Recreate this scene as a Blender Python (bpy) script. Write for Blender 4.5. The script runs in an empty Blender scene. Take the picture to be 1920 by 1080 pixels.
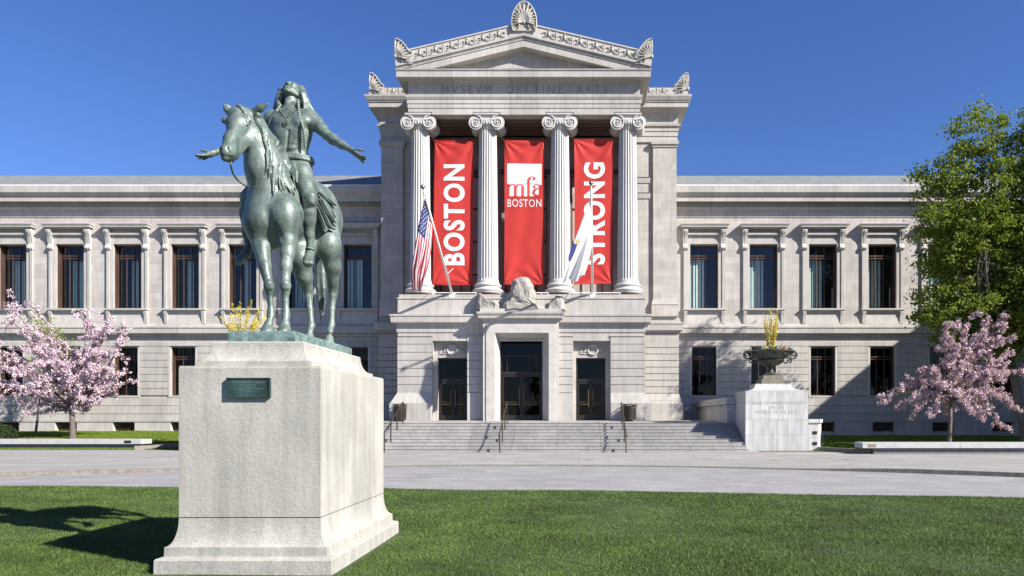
import bpy, bmesh, math, random
import numpy as np
from mathutils import Vector, Matrix
random.seed(7); rng = np.random.default_rng(11)
S = bpy.context.scene
COL = S.collection

# ---------------------------------------------------------------- camera, world, sun
EYE = 1.62; F = 1400.0; VX = 1085.0; VY = 783.0
cd = bpy.data.cameras.new('camera'); cam = bpy.data.objects.new('camera', cd); COL.objects.link(cam)
cam.location = (0, 0, EYE); cam.rotation_euler = (math.radians(90), 0, 0)
cd.sensor_width = 36; cd.lens = F / 1920 * 36
cd.shift_x = (960 - VX) / 1920; cd.shift_y = (VY - 540) / 1920
cd.clip_start = 0.1; cd.clip_end = 3000
S.camera = cam
W = bpy.data.worlds.new('World'); S.world = W; W.use_nodes = True
nt = W.node_tree; nt.nodes.clear()
SUNV = Vector((-1.65, 1.0, -1.34)).normalized()      # travel direction of the sunlight
EL = math.asin(-SUNV.z); AZ = math.atan2(-SUNV.x, -SUNV.y)
sky = nt.nodes.new('ShaderNodeTexSky'); sky.sky_type = 'NISHITA'; sky.sun_disc = False
sky.sun_elevation = EL; sky.sun_rotation = AZ
sky.air_density = 1.0; sky.dust_density = 0.25; sky.ozone_density = 4.0; sky.altitude = 300
bg = nt.nodes.new('ShaderNodeBackground'); bg.inputs['Strength'].default_value = 0.05
wo = nt.nodes.new('ShaderNodeOutputWorld')
hs = nt.nodes.new('ShaderNodeHueSaturation'); hs.inputs['Saturation'].default_value = 1.12; nt.links.new(sky.outputs[0], hs.inputs['Color'])
tn = nt.nodes.new('ShaderNodeVectorMath'); tn.operation = 'MULTIPLY'; tn.inputs[1].default_value = (1.04, 1.05, 1.42); nt.links.new(hs.outputs[0], tn.inputs[0]); nt.links.new(tn.outputs[0], bg.inputs[0]); nt.links.new(bg.outputs[0], wo.inputs[0])
sl = bpy.data.lights.new('sun', 'SUN'); sl.energy = 5.0; sl.angle = math.radians(0.53); sl.color = (1, 0.95, 0.875)
so = bpy.data.objects.new('sun', sl); COL.objects.link(so)
so.rotation_euler = SUNV.to_track_quat('-Z', 'Y').to_euler(); so.location = (30, -20, 40)
S.view_settings.view_transform = 'Standard'; S.view_settings.look = 'None'
S.view_settings.exposure = 1.12; S.view_settings.gamma = 1

# ---------------------------------------------------------------- helpers
def P(px, py, Y):                 # the point seen at a photo pixel, standing Y metres away
    return Vector(((px - VX) * Y / F, Y, EYE - (py - VY) * Y / F))
def X(px, Y): return (px - VX) * Y / F
def Z(py, Y): return EYE - (py - VY) * Y / F

KS = 0.77
def mat(name, col, rough=0.7, metal=0.0, var=0.0, vscale=2.0, bump=0.0, bscale=30.0, spec=0.5, detail=4):
    if 'stone' in name or 'granite' in name: col = tuple(c*KS for c in col)
    m = bpy.data.materials.new(name); m.use_nodes = True
    n = m.node_tree.nodes; l = m.node_tree.links; b = n['Principled BSDF']
    b.inputs['Roughness'].default_value = rough; b.inputs['Metallic'].default_value = metal
    b.inputs['Specular IOR Level'].default_value = spec
    tc = n.new('ShaderNodeTexCoord')
    if var > 0:
        no = n.new('ShaderNodeTexNoise'); no.inputs['Scale'].default_value = vscale; no.inputs['Detail'].default_value = detail
        l.new(tc.outputs['Object'], no.inputs['Vector'])
        mr = n.new('ShaderNodeMapRange'); mr.inputs['From Min'].default_value = .3; mr.inputs['From Max'].default_value = .7
        mr.inputs['To Min'].default_value = 1 - var; mr.inputs['To Max'].default_value = 1 + var
        l.new(no.outputs['Fac'], mr.inputs['Value'])
        mu = n.new('ShaderNodeVectorMath'); mu.operation = 'SCALE'; mu.inputs[0].default_value = col
        l.new(mr.outputs[0], mu.inputs['Scale']); l.new(mu.outputs[0], b.inputs['Base Color'])
    else:
        b.inputs['Base Color'].default_value = (*col, 1)
    if bump > 0:
        nb = n.new('ShaderNodeTexNoise'); nb.inputs['Scale'].default_value = bscale; nb.inputs['Detail'].default_value = 5
        l.new(tc.outputs['Object'], nb.inputs['Vector'])
        bm_ = n.new('ShaderNodeBump'); bm_.inputs['Strength'].default_value = bump; bm_.inputs['Distance'].default_value = 0.02
        l.new(nb.outputs['Fac'], bm_.inputs['Height']); l.new(bm_.outputs[0], b.inputs['Normal'])
    return m

def stone(name, col, bw=1.25, bh=0.46, mortar=0.007, mcol=0.55, stain=0.12, offz=0.0, speck=0.0, streak=0.12, vert='Z', tint=0.10):
    col = tuple(c*KS for c in col)
    """ashlar stone: joints, per-block tone, rain streaks and speckle, laid in object metres on x/z"""
    m = bpy.data.materials.new(name); m.use_nodes = True
    n = m.node_tree.nodes; l = m.node_tree.links; b = n['Principled BSDF']
    b.inputs['Roughness'].default_value = .82; b.inputs['Specular IOR Level'].default_value = .3
    tc = n.new('ShaderNodeTexCoord'); sp = n.new('ShaderNodeSeparateXYZ'); l.new(tc.outputs['Object'], sp.inputs[0])
    ge = n.new('ShaderNodeNewGeometry'); sn = n.new('ShaderNodeSeparateXYZ'); l.new(ge.outputs['True Normal'], sn.inputs[0])
    ab = n.new('ShaderNodeMath'); ab.operation = 'ABSOLUTE'; l.new(sn.outputs['X'], ab.inputs[0])
    gt = n.new('ShaderNodeMath'); gt.operation = 'GREATER_THAN'; l.new(ab.outputs[0], gt.inputs[0]); gt.inputs[1].default_value = .7
    mx = n.new('ShaderNodeMix'); mx.data_type = 'FLOAT'
    l.new(gt.outputs[0], mx.inputs[0]); l.new(sp.outputs['X'], mx.inputs[2]); l.new(sp.outputs['Y'], mx.inputs[3])
    cb = n.new('ShaderNodeCombineXYZ'); l.new(mx.outputs[0], cb.inputs[0])
    ad = n.new('ShaderNodeMath'); ad.operation = 'ADD'; ad.inputs[1].default_value = offz
    l.new(sp.outputs[vert], ad.inputs[0]); l.new(ad.outputs[0], cb.inputs[1])
    br = n.new('ShaderNodeTexBrick'); br.inputs['Scale'].default_value = 1.0
    br.inputs['Brick Width'].default_value = bw; br.inputs['Row Height'].default_value = bh
    br.inputs['Mortar Size'].default_value = mortar; br.inputs['Mortar Smooth'].default_value = .1
    lo = tuple(c * (1 - tint) for c in col); hi = tuple(min(1, c * (1 + tint)) for c in col)
    br.inputs['Color1'].default_value = (*lo, 1); br.inputs['Color2'].default_value = (*hi, 1)
    br.inputs['Mortar'].default_value = (*[c * mcol for c in col], 1)
    l.new(cb.outputs[0], br.inputs['Vector'])
    no = n.new('ShaderNodeTexNoise'); no.inputs['Scale'].default_value = .9; no.inputs['Detail'].default_value = 6; no.inputs['Roughness'].default_value = .65
    l.new(tc.outputs['Object'], no.inputs['Vector'])
    mr = n.new('ShaderNodeMapRange'); mr.inputs['From Min'].default_value = .3; mr.inputs['From Max'].default_value = .7
    mr.inputs['To Min'].default_value = 1 - stain; mr.inputs['To Max'].default_value = 1 + stain * .7
    l.new(no.outputs['Fac'], mr.inputs['Value'])
    mp = n.new('ShaderNodeMapping'); mp.inputs['Scale'].default_value = (5, 5, .5); l.new(tc.outputs['Object'], mp.inputs[0])
    ns = n.new('ShaderNodeTexNoise'); ns.inputs['Scale'].default_value = 1.2; ns.inputs['Detail'].default_value = 5; l.new(mp.outputs[0], ns.inputs['Vector'])
    m2 = n.new('ShaderNodeMapRange'); m2.inputs['From Min'].default_value = .35; m2.inputs['From Max'].default_value = .6
    m2.inputs['To Min'].default_value = 1 - streak; m2.inputs['To Max'].default_value = 1.02; l.new(ns.outputs['Fac'], m2.inputs['Value'])
    f = n.new('ShaderNodeMath'); f.operation = 'MULTIPLY'; l.new(mr.outputs[0], f.inputs[0]); l.new(m2.outputs[0], f.inputs[1])
    last = f
    if speck > 0:
        n3 = n.new('ShaderNodeTexNoise'); n3.inputs['Scale'].default_value = 42; n3.inputs['Detail'].default_value = 3; l.new(tc.outputs['Object'], n3.inputs['Vector'])
        m3 = n.new('ShaderNodeMapRange'); m3.inputs['From Min'].default_value = .35; m3.inputs['From Max'].default_value = .65
        m3.inputs['To Min'].default_value = 1 - speck; m3.inputs['To Max'].default_value = 1 + speck; l.new(n3.outputs['Fac'], m3.inputs['Value'])
        f2 = n.new('ShaderNodeMath'); f2.operation = 'MULTIPLY'; l.new(f.outputs[0], f2.inputs[0]); l.new(m3.outputs[0], f2.inputs[1]); last = f2
    mu = n.new('ShaderNodeVectorMath'); mu.operation = 'SCALE'; l.new(br.outputs['Color'], mu.inputs[0]); l.new(last.outputs[0], mu.inputs['Scale'])
    l.new(mu.outputs[0], b.inputs['Base Color'])
    nb = n.new('ShaderNodeTexNoise'); nb.inputs['Scale'].default_value = 18; nb.inputs['Detail'].default_value = 6; l.new(tc.outputs['Object'], nb.inputs['Vector'])
    bp = n.new('ShaderNodeBump'); bp.inputs['Strength'].default_value = .25; bp.inputs['Distance'].default_value = .02
    l.new(nb.outputs['Fac'], bp.inputs['Height']); l.new(bp.outputs[0], b.inputs['Normal'])
    return m

STC = (.53, .492, .452)
M = {}
M['ashlar'] = stone('ashlar_stone', STC, mcol=.68, tint=.09)
M['big'] = stone('large_block_stone', STC, bw=1.35, bh=.62)
M['trim'] = stone('carved_stone', (.55, .515, .475), bw=1.55, bh=50, mortar=.008, mcol=.62, offz=25)
M['rust'] = stone('rusticated_stone', (.515, .485, .445), bw=1.6, bh=50, mortar=.008, mcol=.62, offz=25)
M['plain'] = mat('plain_stone', (.56, .53, .49), .8, var=.10, vscale=2.5, bump=.2)
M['column'] = mat('column_stone', (.58, .56, .53), .75, var=.07, vscale=1.2, bump=.15)
M['carve'] = mat('weathered_carved_stone', (.50, .475, .42), .85, var=.22, vscale=6, bump=.5, bscale=14)
M['rough'] = mat('rough_boasted_stone', (.38, .355, .32), .95, var=.22, vscale=5, bump=1.0, bscale=26)
M['engrave'] = mat('cut_shade_lettering', (.17, .16, .15), .9)  # dark tone paints in the shade of the carved letter cuts
M['groove'] = mat('joint_shadow_stone', (.20, .19, .18), .9)
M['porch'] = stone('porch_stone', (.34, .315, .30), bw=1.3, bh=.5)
M['roof'] = mat('slate_roof', (.17, .18, .175), .7, var=.25, vscale=1.6, bump=.3, bscale=10)
M['bronze_frame'] = mat('brown_bronze_frame', (.088, .052, .038), .45, .3, var=.15)
M['dark_frame'] = mat('dark_bronze', (.035, .030, .027), .4, .5)
M['interior'] = mat('dark_interior', (.012, .012, .013), .9)
M['curtain'] = mat('pale_curtain', (.60, .70, .67), .9, var=.1)
M['rail'] = mat('bronze_rail', (.085, .072, .055), .35, .7)
M['bin'] = mat('black_brown_bin', (.05, .042, .033), .5, .4)
M['brass'] = mat('brass', (.22, .15, .06), .45, .6)
M['white_paint'] = mat('white_pole_paint', (.74, .74, .71), .45, var=.05)
M['asphalt_base'] = mat('ground_soil', (.06, .07, .03), .95, var=.3)
M['granite_step'] = stone('granite_steps', (.385, .37, .355), bw=2.1, bh=50, mortar=.01, mcol=.5, offz=25, speck=.18, stain=.2)
M['granite_white'] = stone('pale_granite', (.60, .595, .58), bw=1.15, bh=.75, mortar=.008, mcol=.55, speck=.1, stain=.12, streak=.22, offz=.1)
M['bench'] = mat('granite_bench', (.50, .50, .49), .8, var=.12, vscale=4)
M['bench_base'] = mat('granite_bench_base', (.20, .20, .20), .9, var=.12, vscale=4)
M['pedestal'] = stone('pedestal_granite', (.475, .455, .405), bw=90, bh=90, mortar=0, speck=.13, stain=.20, streak=.17, tint=0, offz=45)

def glass(name, col, gl=.16):
    m = bpy.data.materials.new(name); m.use_nodes = True; n = m.node_tree.nodes; l = m.node_tree.links; n.clear()
    o = n.new('ShaderNodeOutputMaterial'); mi = n.new('ShaderNodeMixShader'); t = n.new('ShaderNodeBsdfTransparent'); g = n.new('ShaderNodeBsdfGlossy')
    t.inputs[0].default_value = (*col, 1); g.inputs['Roughness'].default_value = .03; g.inputs[0].default_value = (1, 1, 1, 1)
    mi.inputs[0].default_value = gl
    l.new(t.outputs[0], mi.inputs[1]); l.new(g.outputs[0], mi.inputs[2]); l.new(mi.outputs[0], o.inputs[0]); return m
M['glass'] = glass('window_glass', (.78, .84, .83), .045); M['glass_dark'] = glass('dark_window_glass', (.12, .12, .12), .018)

class MB:
    def __init__(s): s.v = []; s.f = []; s.mi = []; s.cur = 0
    def add(s, vs, fs):
        o = len(s.v); s.v += [tuple(v) for v in vs]; s.f += [tuple(i + o for i in f) for f in fs]; s.mi += [s.cur] * len(fs); return s
    def box(s, x0, x1, y0, y1, z0, z1):
        if x0 > x1: x0, x1 = x1, x0
        if y0 > y1: y0, y1 = y1, y0
        if z0 > z1: z0, z1 = z1, z0
        return s.add([(x0,y0,z0),(x1,y0,z0),(x1,y1,z0),(x0,y1,z0),(x0,y0,z1),(x1,y0,z1),(x1,y1,z1),(x0,y1,z1)],
              [(0,3,2,1),(4,5,6,7),(0,1,5,4),(1,2,6,5),(2,3,7,6),(3,0,4,7)])
    def frus(s, cx, cy, z0, z1, w0, d0, w1, d1):
        return s.add([(cx-w0,cy-d0,z0),(cx+w0,cy-d0,z0),(cx+w0,cy+d0,z0),(cx-w0,cy+d0,z0),(cx-w1,cy-d1,z1),(cx+w1,cy-d1,z1),(cx+w1,cy+d1,z1),(cx-w1,cy+d1,z1)],
              [(0,3,2,1),(4,5,6,7),(0,1,5,4),(1,2,6,5),(2,3,7,6),(3,0,4,7)])
    def wrap(s, x0, x1, y0, yb, prof, cap=True):
        """moulding profile [(overhang, z)] swept round left, front and right sides"""
        vs = []; fs = []
        for (o, z) in prof: vs += [(x0-o, yb, z), (x0-o, y0-o, z), (x1+o, y0-o, z), (x1+o, yb, z)]
        for i in range(len(prof) - 1):
            a = 4*i; b = a + 4
            for k in range(3): fs.append((a+k, a+k+1, b+k+1, b+k))
            fs.append((a+3, a, b, b+3))
        if cap:
            fs.append((3, 2, 1, 0)); e = 4*(len(prof)-1); fs.append((e, e+1, e+2, e+3))
        return s.add(vs, fs)
    def ring4(s, x0, x1, y0, y1, prof):
        """profile swept round all four sides (pedestals)"""
        vs = []; fs = []
        for (o, z) in prof: vs += [(x0-o, y0-o, z), (x1+o, y0-o, z), (x1+o, y1+o, z), (x0-o, y1+o, z)]
        for i in range(len(prof) - 1):
            a = 4*i; b = a + 4
            for k in range(4): fs.append((a+k, a+(k+1) % 4, b+(k+1) % 4, b+k))
        fs.append((3, 2, 1, 0)); e = 4*(len(prof)-1); fs.append((e, e+1, e+2, e+3))
        return s.add(vs, fs)
    def tube(s, pts, r, n=8, cap=True, r2=None):
        pts = [Vector(p) for p in pts]; vs = []; fs = []; k = len(pts)
        prev = None
        for i, p in enumerate(pts):
            d = (pts[min(i+1, k-1)] - pts[max(i-1, 0)]).normalized()
            up = prev if prev is not None else (Vector((0,0,1)) if abs(d.z) < .9 else Vector((1,0,0)))
            a = d.cross(up); a.normalize(); b = a.cross(d); b.normalize(); prev = b
            rr = r[i] if isinstance(r, (list, tuple)) else (r if r2 is None else r + (r2 - r) * i / (k - 1))
            for j in range(n):
                t = 2*math.pi*j/n; vs.append(p + a*math.cos(t)*rr + b*math.sin(t)*rr)
        for i in range(k-1):
            for j in range(n): fs.append((i*n+j, (i+1)*n+j, (i+1)*n+(j+1) % n, i*n+(j+1) % n))
        if cap: fs.append(tuple(range(n))); fs.append(tuple((k-1)*n + j for j in reversed(range(n))))
        return s.add(vs, fs)
    def lathe(s, c, prof, n=24, a0=0, fl=None):
        vs = []; fs = []; c = Vector(c)
        for (r, z) in prof:
            for j in range(n):
                t = 2*math.pi*j/n + a0; rr = r * (fl(t, z) if fl else 1); vs.append(c + Vector((math.cos(t)*rr, math.sin(t)*rr, z)))
        for i in range(len(prof)-1):
            for j in range(n): fs.append((i*n+j, i*n+(j+1) % n, (i+1)*n+(j+1) % n, (i+1)*n+j))
        fs.append(tuple(reversed(range(n)))); fs.append(tuple((len(prof)-1)*n + j for j in range(n)))
        return s.add(vs, fs)
    def prism(s, pts, y0, y1):
        """polygon in x/z given depth along y (y0 is the front)"""
        k = len(pts); vs = [(x, y0, z) for x, z in pts] + [(x, y1, z) for x, z in pts]
        area = sum(pts[i][0]*pts[(i+1) % k][1] - pts[(i+1) % k][0]*pts[i][1] for i in range(k))
        fr = tuple(range(k)) if area > 0 else tuple(reversed(range(k)))
        fs = [fr, tuple(i + k for i in reversed(fr))]
        for i in range(k):
            j = (i+1) % k; fs.append((i, i+k, j+k, j) if area > 0 else (i, j, j+k, i+k))
        return s.add(vs, fs)
    def prismx(s, pts, x0, x1):
        """polygon in y/z given width along x"""
        k = len(pts); vs = [(x0, y, z) for y, z in pts] + [(x1, y, z) for y, z in pts]
        fs = [tuple(reversed(range(k))), tuple(i + k for i in range(k))]
        for i in range(k): j = (i+1) % k; fs.append((i, j, j+k, i+k))
        return s.add(vs, fs)
    def ball(s, c, r, n=10, m=7, sc=(1,1,1)):
        vs = []; fs = []; c = Vector(c)
        for i in range(m+1):
            ph = math.pi*i/m
            for j in range(n):
                t = 2*math.pi*j/n
                vs.append(c + Vector((math.sin(ph)*math.cos(t)*r*sc[0], math.sin(ph)*math.sin(t)*r*sc[1], math.cos(ph)*r*sc[2])))
        for i in range(m):
            for j in range(n): fs.append((i*n+j, (i+1)*n+j, (i+1)*n+(j+1) % n, i*n+(j+1) % n))
        return s.add(vs, fs)
    def holes(s, x0, x1, z0, z1, y, hs, dep, back=True):
        """wall sheet at y with rectangular openings (hx0,hx1,hz0,hz1) and their reveals"""
        xs = sorted({x0, x1} | {v for h in hs for v in h[:2]}); zs = sorted({z0, z1} | {v for h in hs for v in h[2:]})
        xs = [v for v in xs if x0 <= v <= x1]; zs = [v for v in zs if z0 <= v <= z1]
        vs = [(a, y, b) for b in zs for a in xs]; nx = len(xs); fs = []
        for j in range(len(zs)-1):
            for i in range(nx-1):
                cx = (xs[i]+xs[i+1])/2; cz = (zs[j]+zs[j+1])/2
                if any(h[0] < cx < h[1] and h[2] < cz < h[3] for h in hs): continue
                fs.append((j*nx+i, j*nx+i+1, (j+1)*nx+i+1, (j+1)*nx+i))
        s.add(vs, fs)
        for h in hs:
            a, b, c, d = h; yy = y + dep
            s.add([(a,y,c),(a,yy,c),(a,yy,d),(a,y,d)], [(0,1,2,3)]); s.add([(b,y,c),(b,yy,c),(b,yy,d),(b,y,d)], [(3,2,1,0)])
            s.add([(a,y,d),(a,yy,d),(b,yy,d),(b,y,d)], [(0,1,2,3)]); s.add([(a,y,c),(a,yy,c),(b,yy,c),(b,y,c)], [(3,2,1,0)])
        return s
    def build(s, name, m, parent=None, smooth=False, origin=None, angle=None):
        me = bpy.data.meshes.new(name)
        vs = s.v
        if origin is not None: o_ = Vector(origin); vs = [tuple(Vector(v) - o_) for v in vs]
        me.from_pydata(vs, [], s.f); 
        for mm in (m if isinstance(m, (list, tuple)) else [m]): me.materials.append(mm)
        if any(s.mi): me.polygons.foreach_set('material_index', s.mi)
        if smooth:
            me.polygons.foreach_set('use_smooth', [True]*len(me.polygons))
            if angle: 
                me.update()
                try: me.set_sharp_from_angle(angle=math.radians(angle))
                except Exception: pass
        me.update()
        ob = bpy.data.objects.new(name, me); COL.objects.link(ob)
        if origin is not None: ob.location = origin
        if parent is not None: ob.parent = parent
        return ob

def tag(o, label=None, cat=None, group=None, kind=None):
    if label: o['label'] = label
    if cat: o['category'] = cat
    if group: o['group'] = group
    if kind: o['kind'] = kind
    return o
def empty(name, loc, label=None, cat=None, group=None):
    o = bpy.data.objects.new(name, None); COL.objects.link(o); o.location = loc; o.empty_display_size = .3
    return tag(o, label, cat, group)
def copy_tree(o, parent=None):
    c = o.copy(); COL.objects.link(c)
    if parent is not None: c.parent = parent
    for ch in list(o.children): copy_tree(ch, c)
    return c
def text_mesh(txt, size, xs=1.0, off=0.0, space=1.0, extr=0.004):
    """flat letters as a mesh: returns verts, faces centred on the text box, unit scaled so height = size, width kept in xs"""
    cu = bpy.data.curves.new('t', 'FONT'); cu.body = txt; cu.size = 1; cu.offset = off; cu.space_character = space
    cu.extrude = 0; cu.resolution_u = 4
    ob = bpy.data.objects.new('t', cu); COL.objects.link(ob)
    dg = bpy.context.evaluated_depsgraph_get(); me = bpy.data.meshes.new_from_object(ob.evaluated_get(dg))
    vs = [v.co.copy() for v in me.vertices]; fs = [tuple(p.vertices) for p in me.polygons]
    bpy.data.objects.remove(ob); bpy.data.curves.remove(cu); bpy.data.meshes.remove(me)
    x0 = min(v.x for v in vs); x1 = max(v.x for v in vs); y0 = min(v.y for v in vs); y1 = max(v.y for v in vs)
    return [((v.x-x0)/(x1-x0) - .5, (v.y-y0)/(y1-y0) - .5) for v in vs], fs
def put_text(mb, txt, x0, x1, z0, z1, y, off=0.0, space=1.0, rot=False, curve=None):
    """letters filling the rectangle on the plane facing the camera; rot: reads upwards"""
    vs, fs = text_mesh(txt, 1, off=off, space=space)
    cx = (x0+x1)/2; cz = (z0+z1)/2; w = x1-x0; h = z1-z0; out = []
    for (u, v) in vs:
        if rot: a, b = -v*w, u*h
        else: a, b = u*w, v*h
        yy = y if curve is None else y + curve(cx+a, cz+b)
        out.append((cx+a, yy, cz+b))
    return mb.add(out, fs)
# ---------------------------------------------------------------- ground, driveway, paving
def sm(a, b, t):
    t = min(1, max(0, (t - a) / (b - a))); return t*t*(3-2*t)
def gz(y): return -0.30 + 0.30*min(1, max(0, (y - 14) / 19.0))
def lawn_edge(x): return 19.3 - .085*(x+5) - .0028*(x+5)**2
def kerb_y(x): return 27.0 - .018*(x+2)**2 if abs(x+2) < 16 else 22.4 - .576*(abs(x+2)-16)
def rise(x): return .10*sm(9, 13, abs(x+2))
def gsheet(name, fy0, fy1, xs, ny, zf, m, kind='structure', label=None, cat=None):
    vs = []; fs = []; nx = len(xs)
    for j in range(ny+1):
        for x in xs:
            y = fy0(x) + (fy1(x) - fy0(x))*j/ny; vs.append((x, y, zf(x, y)))
    for j in range(ny):
        for i in range(nx-1): a = j*nx+i; fs.append((a, a+1, a+nx+1, a+nx))
    o = MB().add(vs, fs).build(name, m, smooth=True); tag(o, label, cat, None, kind); return o
xs_ = [-60 + i*1.5 for i in range(81)]

def paving(name, col, bw, bh, mort, rot=0, var=.10, mc=.7, rough=.85, wave=0):
    m = bpy.data.materials.new(name); m.use_nodes = True; n = m.node_tree.nodes; l = m.node_tree.links; b = n['Principled BSDF']
    col = tuple(c*KS for c in col)
    b.inputs['Roughness'].default_value = rough; b.inputs['Specular IOR Level'].default_value = .3
    tc = n.new('ShaderNodeTexCoord'); mp = n.new('ShaderNodeMapping'); mp.inputs['Rotation'].default_value = (0, 0, rot); l.new(tc.outputs['Object'], mp.inputs[0])
    br = n.new('ShaderNodeTexBrick'); br.inputs['Scale'].default_value = 1; br.inputs['Brick Width'].default_value = bw; br.inputs['Row Height'].default_value = bh
    br.inputs['Mortar Size'].default_value = mort; br.inputs['Color1'].default_value = (*[c*(1-var) for c in col], 1); br.inputs['Color2'].default_value = (*[c*(1+var) for c in col], 1)
    br.inputs['Mortar'].default_value = (*[c*mc for c in col], 1); l.new(mp.outputs[0], br.inputs['Vector'])
    no = n.new('ShaderNodeTexNoise'); no.inputs['Scale'].default_value = .55; no.inputs['Detail'].default_value = 8; no.inputs['Roughness'].default_value = .7; l.new(tc.outputs['Object'], no.inputs['Vector'])
    mr = n.new('ShaderNodeMapRange'); mr.inputs['From Min'].default_value = .3; mr.inputs['From Max'].default_value = .7; mr.inputs['To Min'].default_value = .84; mr.inputs['To Max'].default_value = 1.12
    l.new(no.outputs['Fac'], mr.inputs['Value'])
    mu = n.new('ShaderNodeVectorMath'); mu.operation = 'SCALE'; l.new(br.outputs['Color'], mu.inputs[0]); l.new(mr.outputs[0], mu.inputs['Scale']); l.new(mu.outputs[0], b.inputs['Base Color'])
    nb = n.new('ShaderNodeTexNoise'); nb.inputs['Scale'].default_value = 9; nb.inputs['Detail'].default_value = 6; l.new(tc.outputs['Object'], nb.inputs['Vector'])
    bp = n.new('ShaderNodeBump'); bp.inputs['Strength'].default_value = .4; bp.inputs['Distance'].default_value = .03; l.new(nb.outputs['Fac'], bp.inputs['Height']); l.new(bp.outputs[0], b.inputs['Normal'])
    return m
M['drive'] = paving('granite_setts', (.33, .323, .32), .9, .45, .012, .04, .09, .8)
M['plaza'] = paving('plaza_slabs', (.36, .345, .325), 2.4, 1.2, .02, 0, .06, .72)
M['lawn'] = mat('lawn_soil', (.035, .06, .016), .95, var=.25, vscale=1.5, bump=.6, bscale=40)
M['lawn_back'] = mat('bright_lawn', (.09, .15, .02), .95, var=.35, vscale=5, bump=.8, bscale=30)
M['kerb'] = mat('granite_kerb', (.24, .215, .185), .9, var=.25, vscale=8, bump=.5)

gr = MB().add([(-700,-300,-.42),(700,-300,-.42),(700,900,-.42),(-700,900,-.42)], [(0,1,2,3)]).build('ground', M['asphalt_base']); tag(gr, kind='structure')
gsheet('lawn', lambda x: -6, lawn_edge, xs_, 24, lambda x, y: gz(y) + .012*math.sin(x*.9+y*.7), M['lawn'])
gsheet('driveway', lambda x: lawn_edge(x) - .25, lambda x: kerb_y(x) + .1, xs_, 10, lambda x, y: gz(y) - .03, M['drive'])
gsheet('plaza', lambda x: kerb_y(x) + .12, lambda x: 41 if -14.5 < x < 8.2 else 38.2 if x < 0 else 38, xs_, 16, lambda x, y: gz(y) + rise(x)*(1-sm(28, 34, y)), M['plaza'])
kx = [-46 + i*.8 for i in range(111)]
kb = MB(); vs = []; fs = []
for x in kx:
    y = kerb_y(x); z = gz(y)
    t = z + rise(x) + .008
    vs += [(x, y-.10, z-.035), (x, y-.10, t), (x, y+.16, t), (x, y+.16, z-.05)]
for i in range(len(kx)-1):
    a = 4*i
    for k in range(3): fs.append((a+k, a+4+k, a+5+k, a+1+k))
kb.add(vs, fs).build('kerb', M['kerb']); tag(bpy.data.objects['kerb'], kind='structure')

# raised grass in front of the wings
def back_z(x, y, y0, z1): return .0 + z1*sm(y0, 47, y)**.8 if y > y0 else 0
bl = gsheet('grass_verge', lambda x: 37.6, lambda x: 48.0, [-60 + i*1.2 for i in range(38)], 16, lambda x, y: back_z(x, y, 37.6, .70)+.02, M['lawn_back'])
br_ = gsheet('grass_verge', lambda x: 35.2, lambda x: 48.0, [8.6 + i*1.2 for i in range(26)], 16, lambda x, y: back_z(x, y, 36, .42)+.02, M['lawn_back'])

# ---------------------------------------------------------------- the museum
MUS = empty('museum_building', (0, 0, 0), 'long pale stone museum with Ionic portico, three doorways and two wings', 'museum')
YW = 48.0; YP = 45.3; YF = 41.0; YE = 41.6; YK = 42.2
def zs(py, Y): return Z(py, Y)

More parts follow.
